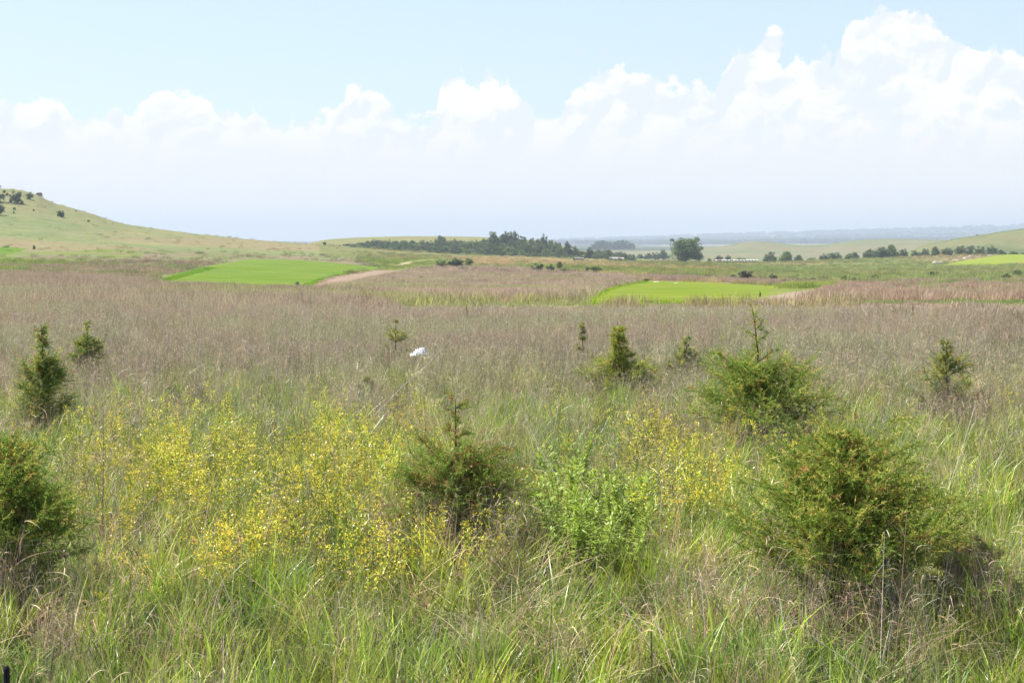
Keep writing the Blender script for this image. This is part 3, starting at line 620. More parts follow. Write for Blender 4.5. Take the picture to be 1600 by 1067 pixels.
# ------------------------------------------------------------------ grass
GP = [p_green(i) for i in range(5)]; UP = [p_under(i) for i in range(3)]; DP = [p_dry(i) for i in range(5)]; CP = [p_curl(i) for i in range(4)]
PP = [p_purple(i) for i in range(6)]; FP = [p_flower(i) for i in range(4)]; SP = [p_seed(i) for i in range(3)]
PA = [p_patch(i, 'tall') for i in range(3)]; PG = [p_patch(i, 'short') for i in range(3)]
sm = lambda a, lo, hi: np.clip((a-lo)/(hi-lo), 0, 1)
FL = lambda u, v: np.clip(blob(u, v, 400, 880, 190, 75)*1.3 + blob(u, v, 580, 920, 120, 65)*1.2 + blob(u, v, 300, 770, 180, 55)*.6 + blob(u, v, 1070, 850, 60, 70)*.45 + blob(u, v, 580, 750, 110, 45)*.5+ blob(u, v, 1000, 760, 110, 35)*.25, 0, 1)
FB = lambda u, v: blob(u, v, 930, 870, 85, 75)
DRYP = lambda u, v: np.clip(blob(u, v, 1115, 990, 50, 70)*1.2 + blob(u, v, 760, 960, 90, 50) + blob(u, v, 1440, 1010, 60, 60)*.7 + blob(u, v, 170, 900, 60, 80)*.8 + blob(u, v, 30, 1020, 90, 50)*.5, 0, 1)
RGREEN = lambda u, v: blob(u, v, 1580, 560, 110, 18)+blob(u, v, 1230, 580, 260, 14)*.6
def greenness(u, v, x, y):
    n = fbm(x, y, 1.6); base = np.interp(v, [515, 580, 650, 720, 1100], [0.06, 0.30, 0.85, 0.97, 1.0])
    return np.clip(base*(0.55+1.0*n) + RGREEN(u, v)*.6 + blob(u, v, 30, 660, 200, 60)*.2, 0, 1)
spread('tall_green_grass', GP, 22, 7.5, 30, lambda u, v, x, y: greenness(u, v, x, y)*(1-.35*FL(u, v))*(1-.6*FB(u, v))*(1-.45*DRYP(u, v))*np.interp(y, [8, 14, 30], [.95, .8, .5]),
       lambda u, v, x, y, n: T_(n, .2)*np.where(rng.random((n, 1)) < .25, [1.45, 1.3, 1.9], [1, 1, 1])*np.where((fbm(x+3, y-8, .9) > .55)[:, None], [.78, .85, 1.0], [1.05, 1.02, .9]), 'long arching green grass filling the foreground', 'grass', s=(.62, 1.05), sz=lambda u, v, x, y: np.interp(v, [600, 900, 1100], [.9, .85, .8])*(.55+.95*fbm(x, y, .55, 2)))  # some tufts tinted paler at random: white glints painted into the colour
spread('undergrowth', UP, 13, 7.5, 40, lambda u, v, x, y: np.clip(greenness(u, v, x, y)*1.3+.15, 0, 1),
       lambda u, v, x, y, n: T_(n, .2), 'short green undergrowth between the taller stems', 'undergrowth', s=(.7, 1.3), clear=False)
spread('dry_stems', DP, 11, 7.5, 34, lambda u, v, x, y: np.interp(v, [520, 640, 800, 1100], [.55, .58, .40, .42])*np.clip(2.6*fbm(x+40, y, .9)-.55, .12, 1.3)*(1-.5*FB(u, v)) + .4*DRYP(u, v),
       lambda u, v, x, y, n: T_(n, .25)*np.where(rng.random((n, 1)) < .35, [.62, .6, .6], [1.1, 1.08, 1.02]), 'thin dry standing grass stems with curled straw leaves', 'dry grass', s=(.6, 1.0), sz=lambda u, v, x, y: np.interp(v, [600, 900, 1100], [1, .95, .85])*(.6+.8*fbm(x+9, y, .6, 2)))
spread('curled_straw', CP, 15, 7.5, 22, lambda u, v, x, y: np.clip(DRYP(u, v)*1.1+.30*(fbm(x-70, y+9, .9) > .58), 0, 1),
       lambda u, v, x, y, n: T_(n, .2, (1.15, 1.1, 1.08)), 'matted tan straw curling over in patches of the foreground', 'straw', s=(.8, 1.35))
spread('purple_grass', PP, 17, 17, 88, lambda u, v, x, y: np.clip(np.where(u < 560, np.interp(y, [60, 88], [1, .3]), np.interp(y, [55, 67], [1, 0]))*np.interp(v, [480, 575, 650, 760], [1, .80, .34, .05])*(.55+.8*fbm(x+7, y-30, 3))*(1-.7*RGREEN(u, v)), 0, 1),
       lambda u, v, x, y, n: T_(n, .14)*np.where((fbm(x, y, 4) > .5)[:, None], [1.06, 1.02, 1.0], [1.03, 1.12, .95]), 'purple-brown prairie grass in seed standing across the flat', 'grass', s=(.62, .92), margin=40)
spread('yellow_wildflowers', FP, 16, 9, 24, lambda u, v, x, y: FL(u, v)*np.clip(3.2*fbm(x+5, y+5, .9)-1.1, 0, 1)+.012*(v > 640),
       lambda u, v, x, y, n: T_(n, .12), 'yellow flowering forbs massed across the left and centre foreground', 'wildflowers', s=(.75, 1.12))
spread('nodding_seed_heads', SP, 1.1, 9, 24, lambda u, v, x, y: np.clip(blob(u, v, 90, 800, 110, 90)+blob(u, v, 130, 690, 110, 40)+blob(u, v, 350, 660, 90, 30)*.6+blob(u, v, 1390, 760, 70, 40)+blob(u, v, 1430, 900, 100, 60)*.3, 0, 1),
       lambda u, v, x, y, n: T_(n, .1), 'straw-coloured nodding seed heads above the green grass', 'seed heads', s=(.7, 1.0), tilt=.05)
cx_, cy_, cv2 = [], [], []
for bx, by, br, bv in CED:                                   # stems growing up through and in front of the young cedars
    n = int(10+26*min(br, .8)**1.5*(1 if bv > 760 else 1.6)); a_ = rng.uniform(-np.pi, 0, n) if bv < 760 else rng.uniform(-2.8, -.3, n); q_ = br*rng.uniform(.15, 1.25, n) if bv < 760 else br*rng.uniform(.55, 1.3, n)
    cx_.append(bx+q_*np.cos(a_)); cy_.append(by+q_*np.sin(a_)); cv2.append(np.full(n, bv))
cx_, cy_, cv2 = map(np.concatenate, (cx_, cy_, cv2)); n = len(cx_); hz_ = rng.uniform(.65, 1.0, n)
scatter('grass_among_cedars', DP+PP, np.stack([cx_, cy_, ground_z(cx_, cy_)], 1), np.stack([rng.normal(size=n)*.12, rng.normal(size=n)*.12, rng.random(n)*6.28], 1), np.stack([hz_]*3, 1),
        np.where(cv2 > 690, rng.integers(0, 5, n), rng.integers(3, 11, n)), T_(n, .2), 'dry stems growing up through and in front of the young cedars', 'dry grass')
# middle distance
def purp_mask(u, v, x, y):
    a = inpoly(u, v, MIDP)*1.0; b = (inpoly(u, v, PURP_L) & ~inpoly(u, v, STRIP))*1.0; c = inpoly(u, v, PURP_R)*(fbm(x, y, 14) < .49)*(y > 95); d_ = inpoly(u, v, PURP_S)*.8
    e_ = inpoly(u, v, [(-400,398),(230,400),(600,404),(250,436),(-400,430)])*.3*(fbm(x+500, y*.5, 9) < .5)
    near = ((y < 128) & ~inpoly(u, v, STRIP))*np.interp(y, [48, 60, 84], [.04, .25, .8])*np.where(u < 560, 1, np.clip((70-y)/6, 0, 1)); g = fbm(x+500, y*.5, 9)
    st_ = inpoly(u, v, STRIP)*.4*(fbm(x, y, 7) > .45)
    return np.clip(np.maximum.reduce([a, b, c*1., d_, e_, near, st_])*np.clip(2.4-3*g, .25, 1)*(1-(inpoly(u, v, SOIL1) | inpoly(u, v, SOIL2) | inpoly(u, v, PLOT1) | inpoly(u, v, PLOT2))*1.), 0, 1)
def green_mask(u, v, x, y):
    s_ = inpoly(u, v, STRIP)*np.clip(3*fbm(x, y, 7)-.7, .1, .9); e1 = inpoly(u, v, [(240,440),(345,412),(400,404),(500,405),(500,409),(400,408),(350,416),(262,440)])*.9
    e2 = inpoly(u, v, [(915,466),(948,449),(1010,437),(1010,441),(955,452),(930,466)])*.9; e3 = inpoly(u, v, [(455,452),(520,430),(600,419),(600,422),(525,434),(470,452)])*.8
    s_ = np.maximum(s_, ((y > 64) & (y < 98) & (u > 540+60*(fbm(x, y, 9)-.5)))*.6*np.clip(2.6*fbm(x, y, 6)-.6, .1, 1))
    m = inpoly(u, v, MIDP)*.18; r = inpoly(u, v, PURP_R)*(fbm(x, y, 14) > .5)*.8
    return np.clip(np.maximum.reduce([s_, e1, e2, e3, m, r]), 0, 1)
spread('far_purple_grass', PA, 1.5, 48, 330, purp_mask, like_ground(2.3), 'purple-brown grass on the farther flats and slope', 'grass', s=(.8, 1.25), clear=False, margin=30)
spread('far_green_weeds', PG, 1.2, 62, 330, green_mask, like_ground(1.9), 'green weedy strips and edges round the far plots', 'weeds', s=(.5, .95), clear=False, margin=30)

def meadow_p(u, v, x, y):
    return np.clip((1-(inpoly(u, v, SOIL1) | inpoly(u, v, SOIL2) | inpoly(u, v, PLOT1) | inpoly(u, v, PLOT2) | inpoly(u, v, PLOT3) | inpoly(u, v, TRACK)))*np.clip(3*fbm(x*.4, y, 22)-.9, .03, 1)*np.where((u < 560) & (y > 380), .12, 1)*np.interp(y, [450, 650], [1, .35]), 0, 1)
spread('meadow_tufts', PG+PG+PA, .32, 190, 760, meadow_p, like_ground(1.9, .2), 'tufted green and tan grass over the far meadow and the hill foot', 'grass', s=(.9, 1.7), clear=False, margin=30)

# ------------------------------------------------------------------ trees
def tree_meshes(seed, even=False, col=(0.07, 0.105, 0.035), clumps=64, per=55, leaf=0.055, base=0.03, lumpy=0.25, flat=0.9):
    """unit tree: height 1, crown width 1 (scaled by the object)"""
    rg = np.random.default_rng(seed); tr = MB(); cr = MB()
    tube(tr, [(0, 0, -.03), (.01, 0, .15), (-.01, .01, .4), (.01, 0, .7)], [.035, .028, .02, .008], np.array([.12, .09, .065]), 6)
    for i in range(7):
        a = rg.random()*6.28; z = rg.uniform(.12, .5); r = rg.uniform(.2, .38)
        p0 = np.array([0, 0, z]); p2 = np.array([r*np.cos(a), r*np.sin(a), min(.9, z+rg.uniform(.15, .4))]); tube(tr, [p0, (p0+p2)/2+[0, 0, .03], p2], [.016, .010, .004], np.array([.12, .09, .065]), 4)
    # clump centres through the crown volume, radius uneven by direction
    ns = rg.integers(4, 7); sa = rg.random()*6.28+np.arange(ns)*6.28/ns*rg.uniform(.8, 1.2); sr = rg.uniform(.10, .26, ns); sr[0] = .03
    stop = rg.uniform(.62, .92, ns); stop[0] = .97; srad = rg.uniform(.17, .27, ns); srad[0] = .26
    if even:                                           # one broad symmetrical dome
        ns = 9; sa = np.arange(9)*6.28/9+.3; sr = np.full(9, .25); sr[0] = .02; stop = np.array([.98, .93, .97, .96, .93, .96, .91, .94, .96]); srad = np.full(9, .24); srad[0] = .30
    w_ = rg.choice(ns, clumps, p=srad/srad.sum()); d = unit(rg.normal(size=(clumps, 3))); q = rg.random(clumps)**.45
    zt = stop[w_]-.07; zb = base+.04; tz = (zt+zb)/2+d[:, 2]*(zt-zb)/2*q**.6; rr = srad[w_]*np.sqrt(np.clip(1-np.clip((tz-(zb+(zt-zb)*.45))/((zt-zb)*.6), 0, 1)**2, 0, 1))
    P = np.stack([sr[w_]*np.cos(sa[w_])+unit(d[:, :2])[:, 0]*rr*q, sr[w_]*np.sin(sa[w_])+unit(d[:, :2])[:, 1]*rr*q, tz], 1)
    rad = rg.uniform(.07, .15, clumps); shade = rg.uniform(.72, 1.25, clumps)
    k = np.repeat(np.arange(clumps), per); m = len(k); dd = unit(rg.normal(size=(m, 3))*[1, 1, .8]+[0, 0, .15]); Pl = P[k]+dd*(rad[k]*rg.random(m)**.45)[:, None]
    nrm = unit(dd+.6*rg.normal(size=(m, 3))); side = unit(np.cross(nrm, rg.normal(size=(m, 3)))); Dl = np.cross(nrm, side)
    ribbons(cr, Pl, Dl, np.zeros((m, 3)), leaf*rg.uniform(.6, 1.3, m), leaf*.8, np.asarray(col)*(shade[k]*rg.uniform(.8, 1.2, m))[:, None], 1, taper=.55, side=side, basew=.7, rg=rg)
    tm = tr.mesh('trunk', M_bark); cm = cr.mesh('crown', M_leaf); return tm, cm
DARK = (0.065, 0.10, 0.04); MID = (0.10, 0.145, 0.05); LIGHT = (0.15, 0.205, 0.06); OLIVE = (0.125, 0.15, 0.06)
TM = {k: [tree_meshes(100+i+40*j, col=c) for i in range(3)] for j, (k, c) in enumerate({'dark': DARK, 'mid': MID, 'light': LIGHT, 'olive': OLIVE}.items())}
BUSH = {k: [tree_meshes(300+i+40*j, col=c, base=.0, clumps=34, per=50, leaf=.075, lumpy=.35) for i in range(3)] for j, (k, c) in enumerate({'dark': DARK, 'mid': MID, 'light': LIGHT, 'grey': (.12, .125, .085)}.items())}
_cnt = [0]
def tree(name, u, vtop, wpx, y, kind, label, group=None, cat='tree', lib=None, vb=None, wy=None):
    lib = lib or TM; _cnt[0] += 1
    if vb is not None: x, y, z = at(u, vb, 60)
    else: x = (u-CX)/F*y; z = float(ground_z(x, y))
    H = max(float(zfromv(vtop, y))-z, .4)*1.03; W = wpx/F*y*1.04
    tm, cm = lib[kind][_cnt[0] % 3]
    e = empty(name, (x, y, z-0.02*H), rng.random()*6.28); e.scale = (W, wy or W, H)
    for nm, me in (('trunk', tm), ('crown', cm)):
        o = bpy.data.objects.new(nm, me); COL.objects.link(o); o.parent = e
    return tag(e, label, cat, group)

# the big round tree on the crest, built finer than the rest
bt = tree_meshes(907, True, col=(0.10, 0.145, 0.045), clumps=170, per=80, leaf=.034, base=.0, lumpy=.2)
TM['big'] = [bt]*3
tree('large_tree', 1071, 369, 56, 745, 'big', 'large round spreading tree standing alone on the meadow crest right of the wood')
tree('small_tree', 1108, 402, 9, 770, 'light', 'smallest pale tree just right of the large round tree')
tree('small_tree', 1123, 396.5, 15, 790, 'dark', 'left of two dark rounded trees behind the long row of white bales')
tree('small_tree', 1138, 398, 12, 790, 'dark', 'right of two dark rounded trees behind the long row of white bales')
tree('low_tree', 1157, 401.5, 26, 780, 'light', 'low yellow-green tree between the two dark rounded trees and the pale clump', cat='tree')
RW = 'trees in the line beyond the right half of the meadow'
rl = [(1204,390,26,'mid','leftmost tree of the pale clump right of the large round tree'),(1226,388.5,32,'light','middle and tallest tree of the pale clump right of the large round tree'),(1246,396,20,'mid','rightmost lower tree of the pale clump right of the large round tree'),
 (1268,401,18,'mid','low bush-like tree between the pale clump and the grey-green dome'),(1286,396.5,22,'dark','left part tree of the grey-green dome beyond the meadow'),(1305,393.5,34,'dark','wide grey-green domed tree beyond the meadow'),(1327,394,18,'mid','small tree right beside the wide grey-green dome'),(1336,391,14,'light','pale small tree standing at the end of the grey-green dome before a gap'),
 (1356,386,26,'mid','left tree of the tallest group on the right, just after the gap'),(1376,382,34,'dark','dark broad tree in the middle of the tallest group on the right'),(1394,377.5,30,'light','pale tallest tree of the group on the right'),
 (1412,388,20,'dark','first low tree right of the tallest group'),(1428,389,18,'mid','second low tree right of the tallest group'),(1445,387,20,'mid','third low tree right of the tallest group'),(1462,384,20,'dark','dark tree above and left of the pale rocks'),
 (1480,381.5,26,'olive','olive tree in the long row, just right of the dark one above the pale rocks'),(1498,382.5,24,'olive','olive-green tree in the middle of the long row under the right hill'),(1514,382,22,'dark','dark tree right of the middle in the long row under the right hill'),(1530,382,22,'mid','tree above the first corner of the right bright green plot'),
 (1547,383,22,'dark','dark tree above the left half of the right bright green plot'),(1564,388,20,'mid','low tree above the middle of the right bright green plot'),(1581,391,22,'mid','last low tree of the row near the right edge'),(1600,393,18,'dark','low dark tree cut by the right edge of the row')]
for i, (u, vt, wpx, k_, lb) in enumerate(rl): tree('broadleaf_tree', u, vt, wpx, 790+(i % 3)*14, k_, lb, RW)
# the wood: three overlapping ranks following its skyline
SKY = [(536,382),(560,377.5),(580,375.5),(600,373.5),(620,374.5),(640,373),(655,376),(670,374),(690,369),(702,370),(722,373.5),(752,374),(815,368),(830,371),(845,372),(862,372),(874,378),(884,384),(905,389),(915,397),(922,389),(935,388),(950,389),(962,390),(975,394),(986,397),(992,399)]
GW = 'trees crowded in the distant wood'
ks = ['dark', 'mid', 'mid', 'dark', 'olive', 'mid', 'light']
def wood(u0, u1, step, dv, y, wmin, wmax, lb, jit=2.0):
    u = u0
    while u < u1:
        vt = ipairs(SKY, u)+dv+rng.uniform(-jit, jit); cr_ = ipairs(CREST, u)
        vt = min(vt, cr_-5)
        tree('woodland_tree', u, vt, rng.uniform(wmin, wmax), y+rng.uniform(-20, 25), ks[rng.integers(0, 7)], lb, GW)
        u += step*rng.uniform(.8, 1.2)
wood(543, 760, 8.0, 0.0, 955, 17, 25, 'bluish green tree along the skyline of the left half of the distant wood')
wood(830, 990, 10.5, 1.0, 1000, 14, 20, 'bluish green tree along the top of the right half of the distant wood')
wood(552, 990, 9.0, 5.5, 910, 16, 22, 'tree in the middle rank of the distant wood')
wood(600, 900, 9.5, 12, 862, 15, 21, 'tree in the second rank from the front of the distant wood')
wood(690, 900, 10.0, 21, 825, 13, 18, 'low tree at the front foot of the distant wood')
for (u, vt, wpx, k_, lb) in [(690,366.5,18,'dark','dark pointed tree rising above the skyline in the left half of the distant wood'),(757,370,17,'dark','small dark tree beside the broad dome on the knoll of the distant wood'),(771,359.5,26,'mid','broad domed tree on the knoll, left of the tallest in the distant wood'),(783,363,20,'mid','tree between the broad dome and the tallest tree of the distant wood'),
   (789,356.5,17,'dark','tallest narrow tree on the knoll of the distant wood'),(797,359.5,18,'mid','tree leaning on the right side of the tallest in the distant wood'),(806,359,14,'dark','small-headed tree right of the tallest, seen against the sky'),(815,365,22,'mid','rounded tree stepping down right of the knoll of the distant wood'),
   (850,365,16,'dark','pointed dark tree standing above the right half of the distant wood'),(888,375.5,18,'dark','tall tree in front of the blue plain near the right end of the wood'),(898,381,16,'mid','tree just left of the gap near the right end of the wood'),(922,386,17,'dark','dark tree just right of the gap near the right end of the wood'),(950,387,13,'mid','pale tree in the last clump at the right end of the wood'),(975,392,12,'dark','dark tree ending the wood on its right')]:
    tree('woodland_tree', u, vt, wpx, 985 if u < 880 else 905, k_, lb, GW)
tree('small_tree', 508, 377.5, 8, 765, 'dark', 'lone dark tree left of the wood below the flat-topped hill')
tree('small_shrub', 521, 382.2, 7, 765, 'mid', 'tiny shrub between the lone dark tree and the wood', cat='shrub', lib=BUSH)
tree('small_shrub', 531, 383, 7, 765, 'mid', 'tiny shrub touching the left end of the wood', cat='shrub', lib=BUSH)
for u, vt, wpx, lb in ((1000,396,16,'first bluish tree of the lower wood left of the large round tree'),(1012,394,16,'second bluish tree of the lower wood left of the large round tree'),(1024,392,18,'third bluish tree of the lower wood left of the large round tree'),(1036,388,18,'bluish tree touching the left side of the large round tree')):
    tree('broadleaf_tree', u, vt, wpx, 1250, 'mid', lb, 'lower wood left of the large round tree')
# shrubs: u, base v, width, height, kind, label
for u, vb, wpx, hpx, k_, lb in [
  (690,418,22,13,'light','left shrub of the pale green thicket at the end of the sandy track'),(712,417,28,17,'mid','middle shrub of the pale green thicket at the end of the sandy track'),(733,417,22,16,'light','right shrub of the pale green thicket at the end of the sandy track'),
  (840,424,23,13,'dark','dark rounded shrub on its own at the upper edge of the purple slope'),(861,425,18,13,'dark','dark shrub touching the upright one on the upper edge of the purple slope'),(873,423,13,16,'mid','upright shrub sticking up above its low neighbours'),(884,426,22,8,'light','low bright shrub right of the upright one'),(899,426,16,7,'light','lowest bright shrub in the middle of the hedge remnant'),
  (917,427,9,13,'dark','narrow dark shrub near the right end of the hedge remnant'),(930,427,24,13,'light','pale rounded shrub ending the hedge remnant'),
  (1105,436,22,8,'mid','low shrub alone above the middle green plot'),(1144,437,16,9,'mid','small shrub left of the grey half-bare bush'),(1164,439,32,19,'grey','grey half-bare bush above the right end of the middle green plot'),
  (1208,441,14,15,'dark','dark upright shrub right of the grey half-bare bush'),(1224,445,20,11,'dark','wide dark shrub below the dark upright one'),(1242,441,18,8,'grey','greyish low shrub right of the wide dark one'),(1256,440,16,8,'mid','first small green shrub of the line across the green meadow'),(1272,442,18,9,'mid','second small green shrub of the line across the green meadow'),(1292,444,11,6,'mid','third and tiniest green shrub of the line across the green meadow'),
  (1318,441,13,11,'dark','dark round shrub in the green meadow'),(1333,441,13,8,'mid','low shrub touching the dark round one in the green meadow'),(1312,445,18,7,'light','pale low shrub at the foot of the dark round one'),(1368,435,17,7,'mid','flat shrub alone on the green meadow right of the dark round one'),
  (1447,427,5,5,'dark','left dot-like shrub of three on the green meadow'),(1456,431,11,7.5,'dark','middle and largest shrub of three on the green meadow'),(1464,429,5,5,'dark','right dot-like shrub of three on the green meadow'),(1533,431,4,3,'dark','tiny dark shrub under the right bright green plot'),
  (1554,438,14,6,'mid','left shrub of the line climbing to the right edge'),(1572,435,18,9,'mid','middle shrub of the line climbing to the right edge'),(1591,432,20,11,'mid','right shrub of the line climbing to the right edge'),
  (1188,464,4,11,'mid','thin weed standing at the right end of the middle green plot'),(1010,439.5,12,5,'mid','small weed bush on the upper left corner of the middle green plot'),(464,446,12,7,'light','yellowish bush on the lower corner of the left green plot'),
  (55,390,6,9,'mid','small shrub alone beside the little green plot on the left'),(582,478,12,8,'dark','dark weed clump in the green strip behind the purple flat'),
  (240,440,12,5,'mid','low weed bush at the left corner of the left green plot')]:
    tree('meadow_shrub', u, vb-hpx, wpx, 0, k_, lb, 'shrubs dotted over the meadow', 'shrub', BUSH, vb=vb)
for u, vb, wpx, hpx, lb in [(-2,316,30,28,'upper dark cedar cut by the left edge on the hill'),(-2,336,24,21,'lower dark cedar cut by the left edge on the hill'),(14,306,7,6,'small cedar between two big ones near the hill top'),(28,318,24,20,'largest dark cedar on the hillside'),(50,312,15,13,'dark cedar next to the rock on the brow of the hill'),
   (97,339,17,13,'lone dark cedar halfway down the hill'),(25,328,5,5,'tiny shrub below the largest hillside cedar'),(24,334,4,4,'tiniest shrub under the other tiny one on the hillside'),(55,330,4,4,'tiny faint shrub in the middle of the hillside'),(121,331,3,2.5,'dot-like shrub near the skyline of the hill'),(140,347,5,4,'faint shrub low on the hill slope')]:
    tree('hillside_cedar', u, vb-hpx, wpx, 0, 'dark', lb, 'cedars on the hillside at the left', 'cedar', BUSH, vb=vb)
for u, vb, wpx, hpx, lb in ((659,440,11,11,'upper of two dark little cedars on the far purple slope'),(649,455,13,12,'lower of two dark little cedars on the far purple slope')):
    tree('young_cedar', u, vb-hpx, wpx, 0, 'dark', lb, 'two little cedars on the far slope', 'cedar', BUSH, vb=vb)
for u, vt, wpx, lb in ((1525,366,5,'dark tree dot on the ridge of the right hill'),(1513,371.5,4,'smaller shrub dot left of the one on the right ridge'),(1486,377,3,'tiniest shrub dot on the left foot of the right hill')):
    tree('ridge_tree', u, vt, wpx, 1140, 'dark', lb, 'trees on the ridge of the right hill', 'tree', BUSH)
for u, vt, wpx, lb in ((1148,383,14,'dark shrub patch on the far rounded hill'),(1152,390,18,'lower shrub patch on the far rounded hill'),(1192,389,12,'right shrub patch on the far rounded hill')):
    tree('hill_shrub', u, vt, wpx, 1800, 'mid', lb, 'shrub patches on the far rounded hill', 'shrub', BUSH)
# far-off woods on the plain: one mass
fw = MB(); rg = np.random.default_rng(77)
m_ = 500; dd = unit(rg.normal(size=(m_, 3))); dd[:, 2] = abs(dd[:, 2]); ribbons(fw, dd*[.5, .5, 1]*rg.uniform(.7, 1, (m_, 1)), unit(rg.normal(size=(m_, 3))), np.zeros((m_, 3)), .22, .2, vary([.035, .06, .035], m_), 1, taper=.3)
fp = [proto('far_tree_source', fw, M_farleaf)]
n = 5200; yb = rng.choice([2700, 3300, 3900, 5900, 6500, 7200, 8200, 9200, 10300, 11200], n); u = rng.uniform(840, 1680, n); y = yb*rng.uniform(.96, 1.04, n)
x = (u-CX)/F*y; keep = (fbm(x, y*.35, 520) > np.where(yb < 5000, .53, .36)); x, y, u = x[keep], y[keep], u[keep]; n = len(x); z = ground_z(x, y)
hh = rng.uniform(7, 13, n)
scatter('distant_woods', fp, np.stack([x, y, z], 1), np.stack([np.zeros(n), np.zeros(n), rng.random(n)*6.28], 1), np.stack([hh*2.6, hh*1.6, hh], 1), np.zeros(n), T_(n, .15), 'far-off blue woods lying in bands across the plain', 'woods')

# ------------------------------------------------------------------ bales, rocks, white sheet, stalks, post
def bale_mesh(col, endc, seed):
    rg = np.random.default_rng(seed); mb = MB(); r, l, k = .78, .78, 28
    prof = [(-l, .02), (-l-.015, .3), (-l, .62), (-l+.04, r*.95)] + [(s_, r*(1-.012*(i % 2))) for i, s_ in enumerate(np.linspace(-l+.1, l-.1, 11))] + [(l-.04, r*.95), (l, .62), (l+.015, .3), (l, .02)]
    th = np.linspace(0, 2*np.pi, k, endpoint=False); V = []; C = []
    for i, (s_, q) in enumerate(prof):
        jit = 1+.02*rg.normal(size=k)
        V.append(np.stack([np.full(k, s_), q*jit*np.cos(th), r+q*jit*np.sin(th)*.96], 1)); C.append(np.tile(endc if i < 4 or i > len(prof)-5 else col, (k, 1)))
    i = np.arange(len(prof)-1)[:, None]*k; j = np.arange(k)[None]; Fq = np.stack([i+j, i+(j+1) % k, i+k+(j+1) % k, i+k+j], -1).reshape(-1, 4)
    mb.add(np.concatenate(V), Fq, np.concatenate(C)); return mb.mesh('bale_body', M_hay)
bw = bale_mesh(np.array([.72, .68, .60]), np.array([.10, .075, .05]), 1); bg_ = bale_mesh(np.array([.33, .31, .28]), np.array([.05, .04, .035]), 2); br = bale_mesh(np.array([.42, .27, .2]), np.array([.10, .06, .045]), 3)
def bale(u, y, me, rz, label, group, s=1.0):
    x = (u-CX)/F*y; z = float(ground_z(x, y)); o = bpy.data.objects.new('hay_bale', me); COL.objects.link(o); o.location = (x, y, z-.03); o.rotation_euler = (0, 0, rz); o.scale = (s, s, s)
    return tag(o, label, 'bale', group)
ords = ['first', 'second', 'third', 'fourth', 'fifth', 'sixth', 'seventh', 'eighth', 'ninth', 'tenth', 'eleventh', 'twelfth', 'thirteenth']
for i in range(13):
    bale(1118+i*5.1+(3 if i > 4 else 0), 722+i*.8, br if i in (1,) else bw, R(12), f'{ords[i]} bale from the left in the long row of small white bales', 'long row of round bales on the crest', .84)
for i in range(3): bale(899+i*5.0, 640+i*.8, bg_, R(30), f'{ords[i]} bale from the left of the short grey row on the meadow', 'short grey row of round bales', 1.0)
for i in range(5): bale(953+i*4.7, 700+i*.8, [bg_, bw, bw, br, bw][i], R(30), f'{ords[i]} bale from the left of the white row below the wood', 'white row of round bales below the wood', 1.0)
def rock(u, v, wpx, hpx, label, seed, col=(.50, .40, .31), flat=1.0, group=None):
    x, y, z = at(u, v, 60); rg = np.random.default_rng(seed); nu, nv = 22, 12; W = wpx/F*y/2; Hh = hpx/F*y
    th = np.linspace(0, 2*np.pi, nu, endpoint=False); ph = np.linspace(0.02, np.pi/2, nv); TH, PH = np.meshgrid(th, ph)
    bump = 1+.45*(fbm(TH*1.7+seed*9, PH*2.2, .7)-.5)*np.sin(PH)+.10*np.round(3*np.sin(TH*2+seed))/3
    V = np.stack([W*np.sin(PH)**.6*np.cos(TH)*bump, W*.7*np.sin(PH)**.6*np.sin(TH)*bump, Hh*np.round(np.cos(PH)**.5*6*bump)/6-.05], -1)
    i = np.arange(nv-1)[:, None]*nu; j = np.arange(nu)[None]; Fq = np.stack([i+j, i+nu+j, i+nu+(j+1) % nu, i+(j+1) % nu], -1).reshape(-1, 4)
    mb = MB(); mb.add(V.reshape(-1, 3), Fq, np.array(col)); o = mb.build('rock', M_rock, smooth=False); o.location = (x, y, z); return tag(o, label, 'rock', group)
RG = 'pale rocks beside the right green plot'
rock(1462, 413, 11, 4.5, 'pale pinkish rock, left of a close pair beside the right green plot', 1, (.62, .50, .40), group=RG); rock(1470, 412.5, 8, 4, 'pale rock, right of a close pair beside the right green plot', 2, (.60, .50, .42), group=RG)
rock(1492, 407.5, 12, 1.5, 'thin pale streak of rock above the left corner of the right green plot', 3, (.60, .48, .38), group=RG); rock(1508, 404, 9, 2, 'white rock lower in the middle above the right green plot', 4, (.66, .58, .50), group=RG); rock(1515, 402, 9, 2, 'white rock higher in the middle above the right green plot', 5, (.66, .58, .50), group=RG)
rock(1547, 399.6, 8, 1.6, 'small white rock farthest right on the edge of the right green plot', 6, (.66, .58, .50), group=RG)
rock(64, 306, 10, 4.5, 'dark brown rock ledge on the brow of the left hill', 7, (.16, .11, .09))
rock(1057, 443, 6, 1.6, 'small white stone on the upper edge of the middle green plot', 8, (.70, .66, .6)); rock(1026, 441, 9, 1.2, 'thin pale stone left along the upper edge of the middle green plot', 9, (.62, .58, .5))

